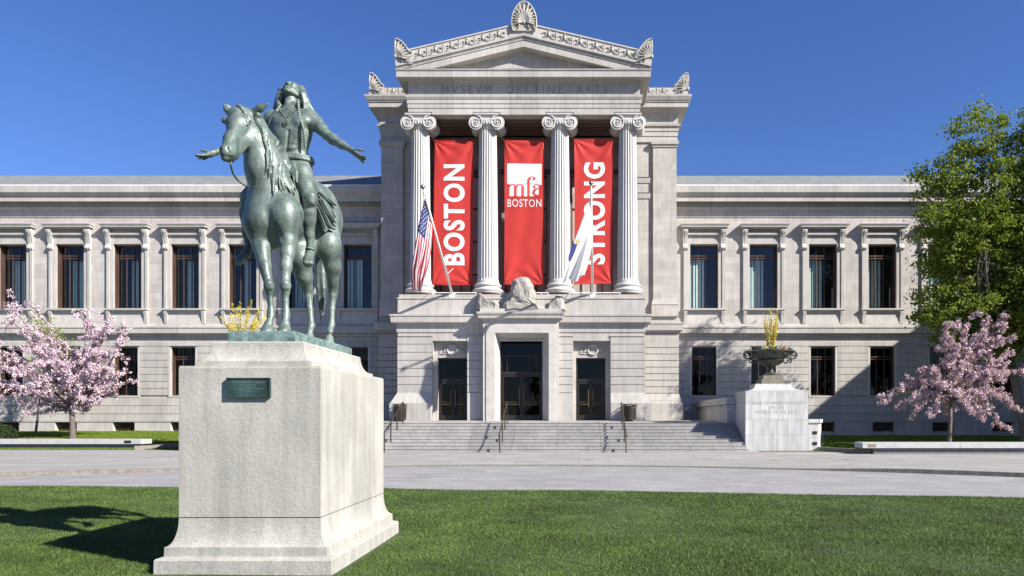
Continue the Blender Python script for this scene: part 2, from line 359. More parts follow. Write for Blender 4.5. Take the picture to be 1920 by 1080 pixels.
# wing window kit
zu0, zu1 = Z(579, YW), Z(458.5, YW); zl0, zl1 = Z(742, YW), Z(651, YW); zc0, zc1 = Z(809, YW), Z(792, YW)
UW = 1.80; LW = 1.58; REC = .42
def sash(mb, w, h, ny_, bars, y, t=.05, tr=(.80, .84)):
    mb.box(-w/2, -w/2+.07, y-.05, y+.05, 0, h); mb.box(w/2-.07, w/2, y-.05, y+.05, 0, h)
    mb.box(-w/2+.07, w/2-.07, y-.05, y+.05, 0, .08); mb.box(-w/2+.07, w/2-.07, y-.05, y+.05, h-.08, h)
    for b in bars: mb.box(-w/2 + w*b - t/2, -w/2 + w*b + t/2, y-.035, y+.035, .08, h-.08)
    for q in tr: mb.box(-w/2+.07, w/2-.07, y-.04, y+.04, h*q-t*.6, h*q+t*.6)
def make_window():
    """upper window, origin at the middle of its sill on the wall face"""
    h = zu1 - zu0; w = UW
    sr = MB()                                           # stone surround with eared architrave
    for sgn in (-1, 1):
        a, b = sorted((sgn*(w/2), sgn*(w/2+.25))); sr.box(a, b, -.07, .01, 0, h+.02)
        a, b = sorted((sgn*(w/2+.25), sgn*(w/2+.42))); sr.box(a, b, -.12, .01, 0, h+.02)
    sr.box(-w/2-.25, w/2+.25, -.07, .01, h+.02, h+.50)
    sr.box(-w/2-.36, w/2+.36, -.16, .01, h+.50, h+.58); sr.box(-w/2-.42, w/2+.42, -.22, .01, h+.58, h+.70)
    win = sr.build('window', M['trim'], MUS)
    f = MB(); sash(f, w, h, 0, (.33, .62), .40); f.box(-w/2, -w/2+.012, .10, .36, 0.0, h); f.box(w/2-.012, w/2, .10, .36, 0, h)
    f.build('window_frame', M['bronze_frame'], win)
    MB().add([(-w/2, .41, 0), (w/2, .41, 0), (w/2, .41, h), (-w/2, .41, h)], [(0,1,2,3)]).build('pane', M['glass'], win)
    c = MB(); 
    for i in range(5): c.box(-w/2+.06+i*.21, -w/2+.06+i*.21+.15, .56+.02*(i % 2), .58+.02*(i % 2), .05, h*.79)
    c.build('blind', M['curtain'], win)
    hd = MB(); z = h + 1.08
    hd.wrap(-w/2-.37, w/2+.37, -.25, .01, [(0, z-.13), (.05, z-.11), (.06, z-.06), (.22, z-.05), (.23, z+.05), (.27, z+.07), (.30, z+.13), (.30, z+.16), (0, z+.20)])
    hd.build('hood', M['plain'], win)
    for sgn in (-1, 1):
        cb = MB(); x = sgn*(w/2+.31); zt = z-.13
        pr = [(.01, zt), (-.34, zt), (-.37, zt-.10), (-.34, zt-.22), (-.28, zt-.34), (-.22, zt-.50), (-.17, zt-.72), (-.13, zt-.92), (-.16, zt-1.04), (-.22, zt-1.10), (-.24, zt-1.20), (-.19, zt-1.29), (-.10, zt-1.31), (.01, zt-1.36)]
        cb.prismx(pr, x-.15, x+.15)
        cb.prismx([(a*1.06 if a < 0 else a, b-.015) for a, b in pr[:-2]] + [(.01, zt-1.26)], x-.045, x+.045)
        cb.prismx([(.01, zt-1.36), (-.10, zt-1.33), (-.08, zt-1.48), (.01, zt-1.58)], x-.07, x+.07)
        cb.build('bracket', M['plain'], win)
    si = MB(); si.wrap(-w/2-.42, w/2+.42, -.22, .01, [(0, -.15), (.05, -.10), (.06, 0), (0, .005)])
    for sgn in (-1, 1): si.prismx([(.01, -.15), (-.20, -.15), (-.21, -.25), (-.15, -.45), (-.10, -.75), (-.06, -.95), (.01, -1.0)], sgn*(w/2+.30)-.10, sgn*(w/2+.30)+.10)
    si.box(-w/2-.25, w/2+.25, -.05, .01, -1.0, -.15)
    si.build('sill', M['plain'], win)
    return win
def make_low_window():
    h = zl1 - zl0; w = LW
    f0 = MB()
    for sgn in (-1, 1): a, b = sorted((sgn*w/2, sgn*(w/2+.13))); f0.box(a, b, -.07, .01, 0, h)
    f0.box(-w/2-.13, w/2+.13, -.09, .01, -.10, 0)
    win = f0.build('lower_window', M['plain'], MUS)
    f = MB(); sash(f, w, h, 0, (.36, .68), .42, tr=(.76, .81)); f.box(-w/2, -w/2+.012, .12, .38, 0, h); f.box(w/2-.012, w/2, .12, .38, 0, h)
    f.build('window_frame', M['bronze_frame'], win)
    MB().add([(-w/2, .43, 0), (w/2, .43, 0), (w/2, .43, h), (-w/2, .43, h)], [(0,1,2,3)]).build('pane', M['glass_dark'], win)
    c = MB()
    for i in range(3): c.box(-w/2+.14+i*.3, -w/2+.14+i*.3+.2, .8, .83, .05, h*.75)
    c.build('blind', M['curtain'], win)
    return win
def make_grate():
    h = zc1 - zc0; w = 1.4; g = MB()
    for i in range(11): x = -w/2 + w*(i+.5)/11; g.box(x-.022, x+.022, .02, .06, 0, h)
    g.box(-w/2, w/2, .02, .07, 0, .05); g.box(-w/2, w/2, .02, .07, h-.05, h); g.box(-w/2, w/2, .03, .055, h*.48, h*.52)
    return g.build('cellar_grate', M['bronze_frame'], MUS)

LC = [563.0 - 107.7*i for i in range(8)] ; LC = [671.0] + LC            # window centres (photo columns), left wing
RC = [1320.0 + 111.3*i for i in range(8)]
LX = [X(c, YW) for c in LC]; RX = [X(c, YW) for c in RC]
PXL, PXR = X(716, YP), X(1268, YP)                                       # pavilion corners
WLX0 = LX[-1] - 1.9; WRX1 = 33.4
win0 = make_window(); low0 = make_low_window(); gra0 = make_grate()
firstu = True
for x in LX + RX:
    if x > WRX1 - 1.2: continue
    for proto, z in ((win0, zu0), (low0, zl0), (gra0, zc0)):
        o = proto if firstu else copy_tree(proto)
        if proto is win0 and not firstu:
            for ch in o.children:
                if ch.name.startswith('blind'): q_ = random.random(); ch.location.x = random.uniform(-.04, .10); ch.scale.x = random.uniform(.92, 1.12) if x > 0 else random.uniform(.35, .95); ch.location.y = random.uniform(.0, .25) + (.3 if x < 0 else 0)
        o.location = (x - (.12 if proto is low0 and x < 0 else 0), YW, z)
    firstu = False
# the wing walls, one mesh each side, holes for every window
def wing_wall(x0, x1, cen, sgn):
    w = MB(); hs = []
    for x in cen:
        if not (x0 < x < x1): continue
        xl = x - (.12 if x < 0 else 0)
        hs += [(x-UW/2, x+UW/2, zu0, zu1), (xl-LW/2, xl+LW/2, zl0, zl1), (xl-.7, xl+.7, zc0, zc1)]
    w.holes(x0, x1, -.4, Z(404, YW), YW, hs, .5)
    wall = w.build('wing_wall', M['ashlar'], MUS)
    d = MB(); d.add([(x0, YW+1.6, -.3), (x1, YW+1.6, -.3), (x1, YW+1.6, 13.4), (x0, YW+1.6, 13.4), (x0, YW+.5, 13.3), (x1, YW+.5, 13.3)], [(0,1,2,3), (3,2,5,4)])
    d.add([(x0, YW+.5, Z(615, YW)), (x1, YW+.5, Z(615, YW)), (x1, YW+1.6, Z(615, YW)), (x0, YW+1.6, Z(615, YW))], [(0,1,2,3)])
    d.build('inner_room', M['interior'], wall)
    # rusticated lower storey: courses standing 4 cm proud between the windows
    r = MB(); cz0 = Z(748, YW); cz1 = Z(640, YW); edges = sorted([(h[0]-.14, h[1]+.14) for h in hs if abs(h[2]-zl0) < .01])
    spans = []; a = x0
    for e in edges: spans.append((a, e[0])); a = e[1]
    spans.append((a, x1))
    n = 7; hh = (zl1 + .05 - zl0) / n
    for i in range(n):
        for (a, b) in spans:
            if b - a > .1: r.box(a, b, YW-.07, YW+.01, zl0 + i*hh + .03, zl0 + (i+1)*hh)
    r.box(x0, x1, YW-.08, YW+.01, zl0+n*hh+.03, zl0+n*hh+.30)
    r.box(x0, x1, YW-.10, YW+.01, zl0 - .62, zl0 - .13)
    r.box(x0, x1, YW-.16, YW+.01, zl0 - 1.15, zl0 - .65); r.box(x0, x1, YW-.20, YW+.01, zl0-1.60, zl0-1.18)
    r.build('stone_course', M['rust'], wall)
    b = MB(); gx = sorted([(h[0], h[1]) for h in hs if abs(h[2]-zc0) < .01]); a = x0
    for e in gx + [(x1, x1)]:
        if e[0] > a: b.box(a, e[0], YW-.26, YW+.01, -.3, zc1 + .04)
        a = e[1]
    b.box(x0, x1, YW-.30, YW+.01, zc1+.04, zc1+.10)
    b.build('plinth', M['trim'], wall)
    s = MB()                                             # string course below the upper windows
    z = Z(613, YW)
    s.wrap(x0, x1, YW, YW+.01, [(0, z-.62), (.10, z-.60), (.10, z-.50), (.14, z-.47), (.34, z-.43), (.36, z-.14), (.40, z-.10), (.40, z), (.05, z+.06), (.05, z+.17), (0, z+.19)], cap=False)
    s.build('string_course', M['trim'], wall)
    c = MB(); k = lambda py: Z(py, YW)
    zt = Z(348, YW-.9)
    c.wrap(x0, x1, YW, YW+3.0, [(0, k(408)), (.05, k(407.5)), (.05, k(402)), (.09, k(401.6)), (.09, k(396.5)), (.13, k(396.2)), (.13, k(393)), (.20, k(392)), (.22, k(389.5)), (.10, k(389)),
        (.10, k(376)), (.16, k(374)), (.22, k(371)), (.30, k(370)), (.64, k(369.6)), (.65, zt-.92), (.66, zt-.62), (.70, zt-.60), (.72, zt-.55), (.76, zt-.50), (.82, zt-.46), (.84, zt-.44), (.88, zt-.40), (.90, zt), (.3, zt+.02)])
    c.build('cornice', M['trim'], wall)
    rf = MB(); zr = Z(329.5, 56.0)
    rf.add([(x0, YW-.82, zt+.03), (x1, YW-.82, zt+.03), (x1, 56, zr), (x0, 56, zr), (x0, YW-.82, zt-.05), (x1, YW-.82, zt-.05), (x1, 64, zt), (x0, 64, zt)],
           [(0,1,2,3), (0,4,5,1), (3,2,6,7)])
    rf.build('roof', M['roof'], wall)
    lead = MB().box(x0, x1, YW-.86, YW-.70, zt+.021, zt+.075).build('gutter', M['white_paint'], wall)
    return wall
wing_wall(WLX0, PXL+.02, LX, -1)
wing_wall(PXR-.02, WRX1, RX, 1)

# projecting end wing beyond the right edge of the view (it throws the big shadow)
ew = MB(); zt = Z(348, YW-.9)
ew.wrap(WRX1, WRX1+14, 30.4, YW+6, [(0, -.4), (0, 14.6), (.65, 14.8), (.7, 15.6), (.9, zt-.3), (.9, zt)])
for i in range(5):
    pass
ew.build('end_wing', M['ashlar'], MUS)
ewt = MB(); ewt.wrap(WRX1, WRX1+14, 30.4, YW+6, [(0, Z(628, YW)), (.36, Z(626, YW)), (.40, Z(613, YW)), (0, Z(611, YW))], cap=False); ewt.build('end_wing_moulding', M['trim'], MUS)

# ---- pavilion block behind the portico
pv = MB(); k = lambda py: Z(py, YP)
XL, XR = PXL, PXR
hs = []
pv.wrap(XL, XR, YP, 60, [(0, 1.2), (0, k(257))])
pavil = pv.build('pavilion', M['ashlar'], MUS)
e = MB()
e.wrap(XL, XR, YP, 60, [(.0, k(268)), (.09, k(267.5)), (.09, k(261.5)), (.05, k(261)), (.05, k(256.5)), (.09, k(256)), (.09, k(247.5)), (.13, k(247)), (.13, k(239.5)), (.22, k(238.5)), (.24, k(235)), (.10, k(234.5)),
    (.10, k(213.5)), (.14, k(212)), (.60, k(207.5))], cap=False)
zc = Z(200.5, YP-.62)
e.wrap(XL, XR, YP, 60, [(.60, k(207.5)), (.62, zc), (.62, zc+.27), (.67, zc+.29), (.70, zc+.37), (.73, zc+.39), (.78, zc+.50), (.82, zc+.58), (.83, zc+.68), (.62, zc+.70), (.6, zc+1.16), (.63, zc+1.2), (.55, zc+1.22)], cap=True)
e.build('cornice', M['trim'], pavil)
# small carved panels on the pavilion parapet, repeated on the pediment gutter
def scroll_panel(mb, x0, x1, z0, z1, y, sh=0.0):
    """a square of S scrolls and a lion-mask boss; sh shears it up along x"""
    cx = (x0+x1)/2; cz = (z0+z1)/2; w = (x1-x0); h = z1-z0
    def q(u, v): return Vector((cx + u*w, y, cz + v*h + sh*u*w))
    for s in (-1, 1):
        pts = []
        for i in range(15):
            t = i/14*1.55*math.pi; r = .21*(1 - i/18)
            pts.append(q(s*(.24 + r*math.cos(t)*.9), -.02 + r*math.sin(t)*1.25))
        mb.tube(pts, .035, 5)
        mb.tube([q(s*.40, -.38), q(s*.22, -.30), q(s*.06, -.1), q(s*.04, .2)], .03, 5)
    mb.ball(q(0, .05) + Vector((0, -.03, 0)), h*.15, 8, 6, (.7, .9, 1.5)); mb.ball(q(0, .42), .05, 6, 4)
    mb.box(x0-.03, x0+.03, y-.03, y+.02, z0, z1) if sh == 0 else None
def palmette(mb, cx, z0, H, Wd, y, half=0, petals=9, dep=.30):
    """fan of petals inside a pointed leaf outline; half = -1/+1 keeps one side only"""
    out = []; n = 16
    for i in range(n+1):
        t = i/n; a = math.pi*t
        out.append((-math.cos(a)*Wd/2*(1-.0*t), math.sin(a)**.72*H if 0 < t < 1 else 0))
    def prof(u):                                      # half width against height
        return Wd/2*math.sqrt(max(0, 1-u**2.1))*(.82+.30*u*(1-u)*2) if u > .0 else Wd/2*.82
    L = [(-prof(i/12), H*i/12) for i in range(13)]; R = [(prof(i/12), H*i/12) for i in range(12)]
    poly = L + list(reversed(R))
    HO = [(0, 1), (.15, .985), (.33, .91), (.5, .80), (.64, .67), (.76, .54), (.88, .47), (1, .45)]
    if half: poly = [(half*Wd/2*a, H*b) for a, b in HO] + [(half*Wd/2, 0), (0, 0)]
    def inside(a, b):
        a = abs(a)/(Wd/2); b = b/H
        if not half: return b < 0 or a < prof(min(.999, b))/(Wd/2)*.93
        for k in range(len(HO)-1):
            if HO[k][0] <= a <= HO[k+1][0]: return b < HO[k][1] + (HO[k+1][1]-HO[k][1])*(a-HO[k][0])/(HO[k+1][0]-HO[k][0]) - .05
        return False
    mb.prism([(cx+a, z0+b) for a, b in poly], y, y+dep)
    # rim
    rim = [Vector((cx+a, y-.03, z0+b)) for a, b in (L + list(reversed(R)))] if not half else [Vector((cx+half*Wd/2*a, y-.03, z0+H*b)) for a, b in HO]
    mb.tube(rim, .035*H/1.6+.015, 6)
    b0 = Vector((cx, y-.02, z0+H*.30))
    for i in range(petals):
        t = (i/(petals-1) - .5)*2
        if half and t*half < -.05: continue
        ang = t*math.radians(108)
        d = Vector((math.sin(ang), 0, math.cos(ang)))
        Lx = .1
        while Lx < H*.62 and inside(d.x*(Lx+.05), H*.30 + d.z*(Lx+.05)): Lx += .04
        tip = b0 + Vector((d.x*Lx, -.05, d.z*Lx))
        mid = b0 + (tip-b0)*.5 + Vector((0, -.07, 0))
        mb.tube([b0, mid, tip], [.025*H/1.6, .055*H/1.6, .035*H/1.6], 6)
    mb.ball(b0, .10*H/1.6, 8, 6, (1, .8, 1.4))
    for s in (-1, 1):
        if half and s*half < 0: continue
        pts = []
        for i in range(13):
            t = -.5 + i/12*1.6*math.pi; r = H*.13*(1-i/18); pts.append(Vector((cx + s*(Wd*.24 + r*math.cos(t)), y-.05, z0 + H*.13 + r*math.sin(t))))
        mb.tube(pts, .035*H/1.6, 5)
ypn = YP-.60
for (a, b) in ((X(727, ypn), X(768, ypn)), (X(1205, ypn), X(1256, ypn))):
    n = 2; g = MB()
    for i in range(n): scroll_panel(g, a+(b-a)*i/n+.05, a+(b-a)*(i+1)/n-.05, zc+.74, zc+1.14, ypn-.01)
    g.build('carved_panel', M['carve'], pavil)
for px, h in ((693, 1), (1291, -1)):
    g = MB(); palmette(g, X(px, ypn)+.03*h, zc+.70, 1.32, 1.65, ypn-.03, half=h, petals=13); g.build('acroterion', M['carve'], pavil)
# pilasters on the pavilion front, with a sunk panel beside them
for (a, b, c) in ((1224, 1268, 1), (716, 757, -1)):
    g = MB(); xa, xb = X(a, YP), X(b, YP); z1 = k(268); z0 = k(560)
    g.box(xa, xb, YP-.16, YP+.01, z0, z1-.01)
    g.wrap(xa, xb, YP-.16, YP, [(.0, z1-.34), (.05, z1-.32), (.05, z1-.24), (.08, z1-.2), (.12, z1-.16), (.12, z1+.02)])
    g.wrap(xa, xb, YP-.16, YP, [(.10, z0-1.1), (.10, z0-.5), (.06, z0-.46), (.10, z0-.38), (.05, z0-.2), (.0, z0)])
    g.build('pilaster', M['ashlar'], pavil)
for (a, b) in ((1199, 1222),):
    g = MB(); xa, xb = X(a, YP), X(b, YP)
    for py in (334, 363): z = k(py); g.wrap(xa-.6, xb, YP, YP+.01, [(0, z-.35), (.05, z-.3), (.08, z), (.12, z+.04), (0, z+.05)])
    g.build('antae_moulding', M['trim'], pavil)
# pavilion base storey (string course, rusticated courses, battered plinth)
g = MB(); z1 = k(606)
g.wrap(XL, XR, YP, YW, [(0, z1-.62), (.12, z1-.60), (.14, z1-.5), (.36, z1-.46), (.38, z1-.12), (.42, z1-.08), (.42, z1), (.10, z1+.05), (.10, z1+.55), (0, z1+.65)], cap=False)
zb = 1.36; top = k(640); n = 8; zst = k(738); hh = (top - zst)/n
for i in range(n): g.wrap(XL+.0, XR, YP-.0, YW, [(.02, zst+i*hh+.0), (.14, zst+i*hh+.035), (.14, zst+(i+1)*hh-.005), (.02, zst+(i+1)*hh)], cap=False)
g.wrap(XL, XR, YP, YW, [(.14, top), (.14, k(626)), (0, k(625.5))], cap=False)
g.wrap(XL, XR, YP, YW, [(.38, zb-.6), (.36, k(756)), (.27, k(754.5)), (.26, k(750)), (.18, k(742)), (.15, zst)], cap=False)
g.build('rusticated_base', M['rust'], pavil)
XC = X(982, YF)

# ---- podium with three doorways
zfl = 1.44
D = dict(c=(X(937, YF), X(1017, YF)), l=(X(818, YF), X(874, YF)), r=(X(1080, YF), X(1136, YF)))
zd_s = Z(671, YF+.35); zd_c = Z(635, YF)
kf = lambda py: Z(py, YF)
PL, PR = X(748, YF), X(1207, YF)
g = MB()
rl = (X(812, YF), X(876, YF)); rr = (X(1075, YF), X(1144, YF)); zp = kf(627.5)
g.holes(PL, PR, 1.2, kf(552), YF, [(rl[0], rl[1], 1.2, zp), (rr[0], rr[1], 1.2, zp), (D['c'][0], D['c'][1], 1.2, zd_c)], .36)
g.add([(PL, YF, 1.2), (PL, YP, 1.2), (PL, YP, kf(552)), (PL, YF, kf(552))], [(0,1,2,3)]); g.add([(PR, YF, 1.2), (PR, YP, 1.2), (PR, YP, kf(552)), (PR, YF, kf(552))], [(3,2,1,0)])
g.add([(PL, YF, kf(552)), (PR, YF, kf(552)), (PR, YP, kf(552)), (PL, YP, kf(552))], [(0,1,2,3)])
for (a, b), (c, d) in ((rl, D['l']), (rr, D['r'])):
    g.holes(a-.01, b+.01, 1.2, zp+.01, YF+.355, [(c, d, 1.2, zd_s)], .5)
podium = g.build('podium', M['ashlar'], MUS)
g = MB()
z1 = Z(588.5, YF-.45)
g.wrap(PL, PR, YF, YP, [(0, z1-1.45), (.05, z1-1.42), (.05, z1-1.0), (.10, z1-.95), (.12, z1-.52), (.18, z1-.48), (.36, z1-.44), (.38, z1-.14), (.42, z1-.10), (.42, z1), (.06, z1+.05), (.05, z1+.85), (.09, z1+.88), (.09, z1+.95), (.0, z1+.97)], cap=False)
g.build('podium_cornice', M['trim'], podium)
# rusticated piers
zt = kf(631); zb1 = kf(737); n = 7; hh = (zt-zb1)/n
for (a, b, l_, r_) in ((PL, rl[0]-.02, 1, 0), (rl[1]+.02, X(905, YF), 0, 0), (X(1048, YF), rr[0]-.02, 0, 0), (rr[1]+.02, PR, 0, 1)):
    g = MB()
    g.box(a-.05*l_, b+.05*r_, YF-.055, YF+.01, 1.3, zt+.02)
    for i in range(n):
        g.box(a-(.06 if l_ else 0), b+(.06 if r_ else 0), YF-.09, YF+.6 if (l_ or r_) else YF+.01, zb1+i*hh+.035, zb1+(i+1)*hh)
    g.box(a-(.02), b+(.02), YF-.13, YF+.01, zt+.0, zt+.05)
    if l_ or r_:
        g.add([(a-(.38*l_), YF-.40, zb1-.55), (b+(.38*r_), YF-.40, zb1-.55), (b+.06*r_, YF-.09, zb1+.03), (a-.06*l_, YF-.09, zb1+.03),
               (a-(.38*l_), YF+2, zb1-.55), (b+(.38*r_), YF+2, zb1-.55), (b+.06*r_, YF+2, zb1+.03), (a-.06*l_, YF+2, zb1+.03)], [(0,1,2,3), (4,0,3,7), (1,5,6,2), (3,2,6,7)])
        g.box(a-.42*l_, b+.42*r_, YF-.44, YF+2, 1.25, zb1-.55)
    else: g.box(a, b, YF-.13, YF+.01, 1.25, zb1-.0)
    g.build('rusticated_pier', M['rust'], podium)
# doorways: frame, two leaves, pull handles, transom
def doorway(name, x0, x1, z0, z1, y, centre=False):
    w = x1-x0; o = MB(); fr = .09
    o.box(x0, x0+fr, y-.06, y+.06, z0, z1); o.box(x1-fr, x1, y-.06, y+.06, z0, z1); o.box(x0+fr, x1-fr, y-.06, y+.06, z1-fr, z1)
    zt = z0 + (2.55 if centre else 2.15); o.box(x0+fr, x1-fr, y-.07, y+.07, zt, zt+.16)
    if centre: o.box(x0+fr, x1-fr, y-.06, y+.06, zt+1.0, zt+1.06); o.box(x0+fr+.25, x0+fr+.30, y-.06, y+.06, zt+.16, zt+1.0); o.box(x1-fr-.3, x1-fr-.25, y-.06, y+.06, zt+.16, zt+1.0)
    d = o.build(name, M['dark_frame'], podium)
    MB().add([(x0+fr, y+.02, z0), (x1-fr, y+.02, z0), (x1-fr, y+.02, z1-fr), (x0+fr, y+.02, z1-fr)], [(0,1,2,3)]).build('pane', M['glass_dark'], d)
    mid = (x0+x1)/2
    for s in (-1, 1):
        l_ = MB(); a, b = sorted((mid + s*.012, mid + s*(w/2-fr-.02)))
        l_.box(a, a+.07, y-.045, y-.005, z0+.02, zt-.02); l_.box(b-.07, b, y-.045, y-.005, z0+.02, zt-.02)
        l_.box(a+.07, b-.07, y-.045, y-.005, z0+.02, z0+.30); l_.box(a+.07, b-.07, y-.045, y-.005, zt-.12, zt-.02); l_.box(a+.07, b-.07, y-.045, y-.005, z0+1.0, z0+1.07)
        l_.build('door_leaf', M['dark_frame'], d)
        h_ = MB(); hx = mid + s*.13; t = 1.9 if centre else 1.7
        h_.tube([(hx, y-.05, z0+.75), (hx, y-.12, z0+.78), (hx, y-.12, z0+t), (hx, y-.05, z0+t+.03)], .020, 6)
        h_.tube([(hx, y-.12, z0+.9), (hx + s*(w/2-.35), y-.12, z0+.9)], .016, 6)
        h_.build('door_handle', M['brass'], d)
    return d
zf = 1.46
doorway('doorway', D['l'][0], D['l'][1], zf, zd_s, YF+.75); doorway('doorway', D['r'][0], D['r'][1], zf, zd_s, YF+.75); doorway('main_doorway', D['c'][0], D['c'][1], zf, zd_c, YF+.55, True)
g = MB(); g.box(PL+.5, PR-.5, YF+1.9, YF+2.0, 1.3, 7.4); g.add([(PL+.5, YF+.9, 7.3), (PR-.5, YF+.9, 7.3), (PR-.5, YF+2, 7.3), (PL+.5, YF+2, 7.3)], [(0,1,2,3)]); g.build('lobby_wall', M['interior'], podium)
# centre doorcase with battered jambs and cornice
g = MB(); oc = D['c']; DL, DR = X(905.5, YF-.6), X(1047.5, YF-.6); yd = YF-.6
a0, a1 = X(928, yd), X(1029, yd); zi = Z(624, yd); zo = Z(600, yd)
g.box(DL, a0, yd, YF+.01, 1.3, zo); g.box(a1, DR, yd, YF+.01, 1.3, zo); g.box(a0, a1, yd, YF+.01, zi, zo)
g.box(DL+.18, a0-.0, yd-.05, yd-.0, 1.3, zo-.24) ; g.box(a1, DR-.18, yd-.05, yd-.0, 1.3, zo-.24); g.box(a0, a1, yd-.05, yd, zi, zo-.24)
# splay from outer arch to the opening
g.add([(a0, yd-.05, 1.3), (oc[0], YF+.1, 1.3), (oc[0], YF+.1, zd_c), (a0, yd-.05, zi)], [(0,1,2,3)])
g.add([(a1, yd-.05, 1.3), (oc[1], YF+.1, 1.3), (oc[1], YF+.1, zd_c), (a1, yd-.05, zi)], [(3,2,1,0)])
g.add([(a0, yd-.05, zi), (a1, yd-.05, zi), (oc[1], YF+.1, zd_c), (oc[0], YF+.1, zd_c)], [(3,2,1,0)])
g.build('doorcase', M['plain'], podium)
g = MB(); z = Z(600, yd)
g.wrap(DL, DR, yd, YF+.01, [(0, z-.02), (.06, z), (.08, z+.06), (.22, z+.08), (.24, z+.24), (.28, z+.27), (.31, z+.35), (.31, z+.42), (.15, z+.44), (.15, z+.60), (0, z+.61)])
g.build('door_cornice', M['trim'], podium); ztop = z + .60
# carved wreath panels above the side doors
for (a, b) in (rl, rr):
    g = MB(); cx = (a+b)/2 + (.06 if a < 0 else 0); cz = Z(656, YF+.35); y = YF+.34
    pts = [Vector((cx+.27*math.cos(t), y-.02, cz+.27*math.sin(t))) for t in [i*math.pi/10 for i in range(21)]]; g.tube(pts, .06, 6); g.lathe((0,0,0), [(0,0)], 3) if 0 else None
    for s in (-1, 1):
        for q, rr_ in ((.48, .12), (.68, .09), (.60, .10)):
            dz = .0 if q != .60 else .12
            g.tube([Vector((cx + s*(q + rr_*math.cos(t)), y-.01, cz + dz + rr_*math.sin(t))) for t in [i*.55 for i in range(10)]], .035, 5)
        g.ball((cx+s*.40, y, cz-.02), .09, 7, 5, (1, .6, 1.3)); g.tube([(cx+s*.3, y, cz+.2), (cx+s*.5, y-.02, cz+.24), (cx+s*.72, y, cz+.12)], .03, 5); g.tube([(cx+s*.3, y, cz-.2), (cx+s*.5, y-.02, cz-.22), (cx+s*.72, y, cz-.18)], .03, 5)
    g.build('wreath_relief', M['carve'], podium)
# rough-hewn unfinished sculpture blocks over the main door
def rock(name, pts, y0, y1, parent, seed, sub=3, amp=.07):
    """pts: outline in x/z; a boulder bulged from it"""
    r = random.Random(seed); bm = bmesh.new(); k_ = len(pts)
    cx = sum(p[0] for p in pts)/k_; cz = sum(p[1] for p in pts)/k_
    rings = []
    for (t, s) in ((0, .62), (.18, .90), (.5, 1.0), (.85, .97), (1, .85)):
        rings.append([bm.verts.new((cx+(x-cx)*s, y0+(y1-y0)*t, (cz+(z-cz)*s) if z > min(p[1] for p in pts)+.05 else z)) for x, z in pts])
    for i in range(len(rings)-1):
        for j in range(k_): bm.faces.new((rings[i][j], rings[i][(j+1) % k_], rings[i+1][(j+1) % k_], rings[i+1][j]))
    bm.faces.new(list(reversed(rings[0]))); bm.faces.new(rings[-1])
    bmesh.ops.triangulate(bm, faces=bm.faces); bmesh.ops.subdivide_edges(bm, edges=bm.edges, cuts=sub, use_grid_fill=True)
    from mathutils import noise
    for v in bm.verts:
        n_ = noise.noise_vector(v.co*3.1 + Vector((seed, 0, 0)))*amp + noise.noise_vector(v.co*11)*amp*.45
        v.co += Vector((n_.x, n_.y, n_.z))
    me = bpy.data.meshes.new(name); bm.to_mesh(me); bm.free(); me.materials.append(M['rough'])
    o = bpy.data.objects.new(name, me); COL.objects.link(o); o.parent = parent; return o
yr = YF-.55
def pz(l): return [(X(a, yr), max(Z(b, yr), ztop-.03)) for a, b in l]
rk = rock('rough_block', pz([(893, 585), (891, 560), (893, 549), (899, 548), (906, 556), (911, 566), (919, 566), (924, 562), (930, 564), (938, 572), (939, 585)]), yr-.1, yr+.8, podium, 3)
rock('rough_block', pz([(937, 585), (938, 573), (950, 564), (951, 548), (956, 556), (962, 562), (972, 562), (984, 556), (1000, 560), (1008, 572), (1020, 574), (1030, 585)]), yr-.25, yr+.85, podium, 9)
rock('rough_block', pz([(952, 552), (957, 530), (962, 521), (975, 516), (990, 518), (1000, 535), (1003, 552), (1002, 568), (985, 572), (968, 564), (958, 560)]), yr+.0, yr+.95, podium, 5)
rock('rough_block', pz([(1022, 585), (1022, 570), (1032, 568), (1043, 553), (1050, 550), (1058, 556), (1060, 585)]), yr-.1, yr+.8, podium, 8)
# podium balcony rail
g = MB(); zr = Z(551, YF+.1)
for a, b in ((812, 893), (940, 948), (1002, 1028), (1068, 1163)):
    xa, xb = X(a, YF+.2), X(b, YF+.2); g.box(xa, xb, YF+.18, YF+.22, zr+.06, zr+.10)
    for i in range(3): x = xa + (xb-xa)*i/2; g.box(x-.02, x+.02, YF+.185, YF+.215, zr-.1, zr+.06)
g.build('balcony_rail', M['white_paint'], podium)

# ---- porch interior: back wall, side piers, ceiling
g = MB(); zA = Z(211, YE); z0 = kf(552)
kb_ = lambda py: Z(py, YP-.02)
wx = [(X(c, YP)-1.25, X(c, YP)+1.25, z0-.1, kb_(330)) for c in (865, 987, 1110)]
g.holes(X(765, YE), X(1200, YE), z0-.1, zA+.1, YP-.35, wx, .4)
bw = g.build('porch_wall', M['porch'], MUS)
for (a, b, c, d) in wx:
    f = MB(); w = b-a; h = d-c; sash(f, w, h, 0, (.25, .5, .75), 0, t=.07, tr=(.25, .5, .75))
    f.box(-w/2-.3, w/2+.3, -.5, -.36, h+.0, h+.25)
    o = f.build('porch_window', M['bronze_frame'], bw); o.location = ((a+b)/2, YP-.02, c)
    MB().add([(-w/2, .03, 0), (w/2, .03, 0), (w/2, .03, h), (-w/2, .03, h)], [(0,1,2,3)]).build('pane', M['glass_dark'], o)
g = MB(); g.box(X(780, YE), X(1190, YE), YE+.62, YP, zA-.02, zA+.4); 
for i in range(1, 6): yy = YE+1.1+i*.45; g.box(X(780, YE)+.5, X(1190, YE)-.5, yy, yy+.15, zA-.14, zA-.02)
g.build('porch_ceiling', mat('porch_ceiling', (.17, .125, .105), .9), MUS)
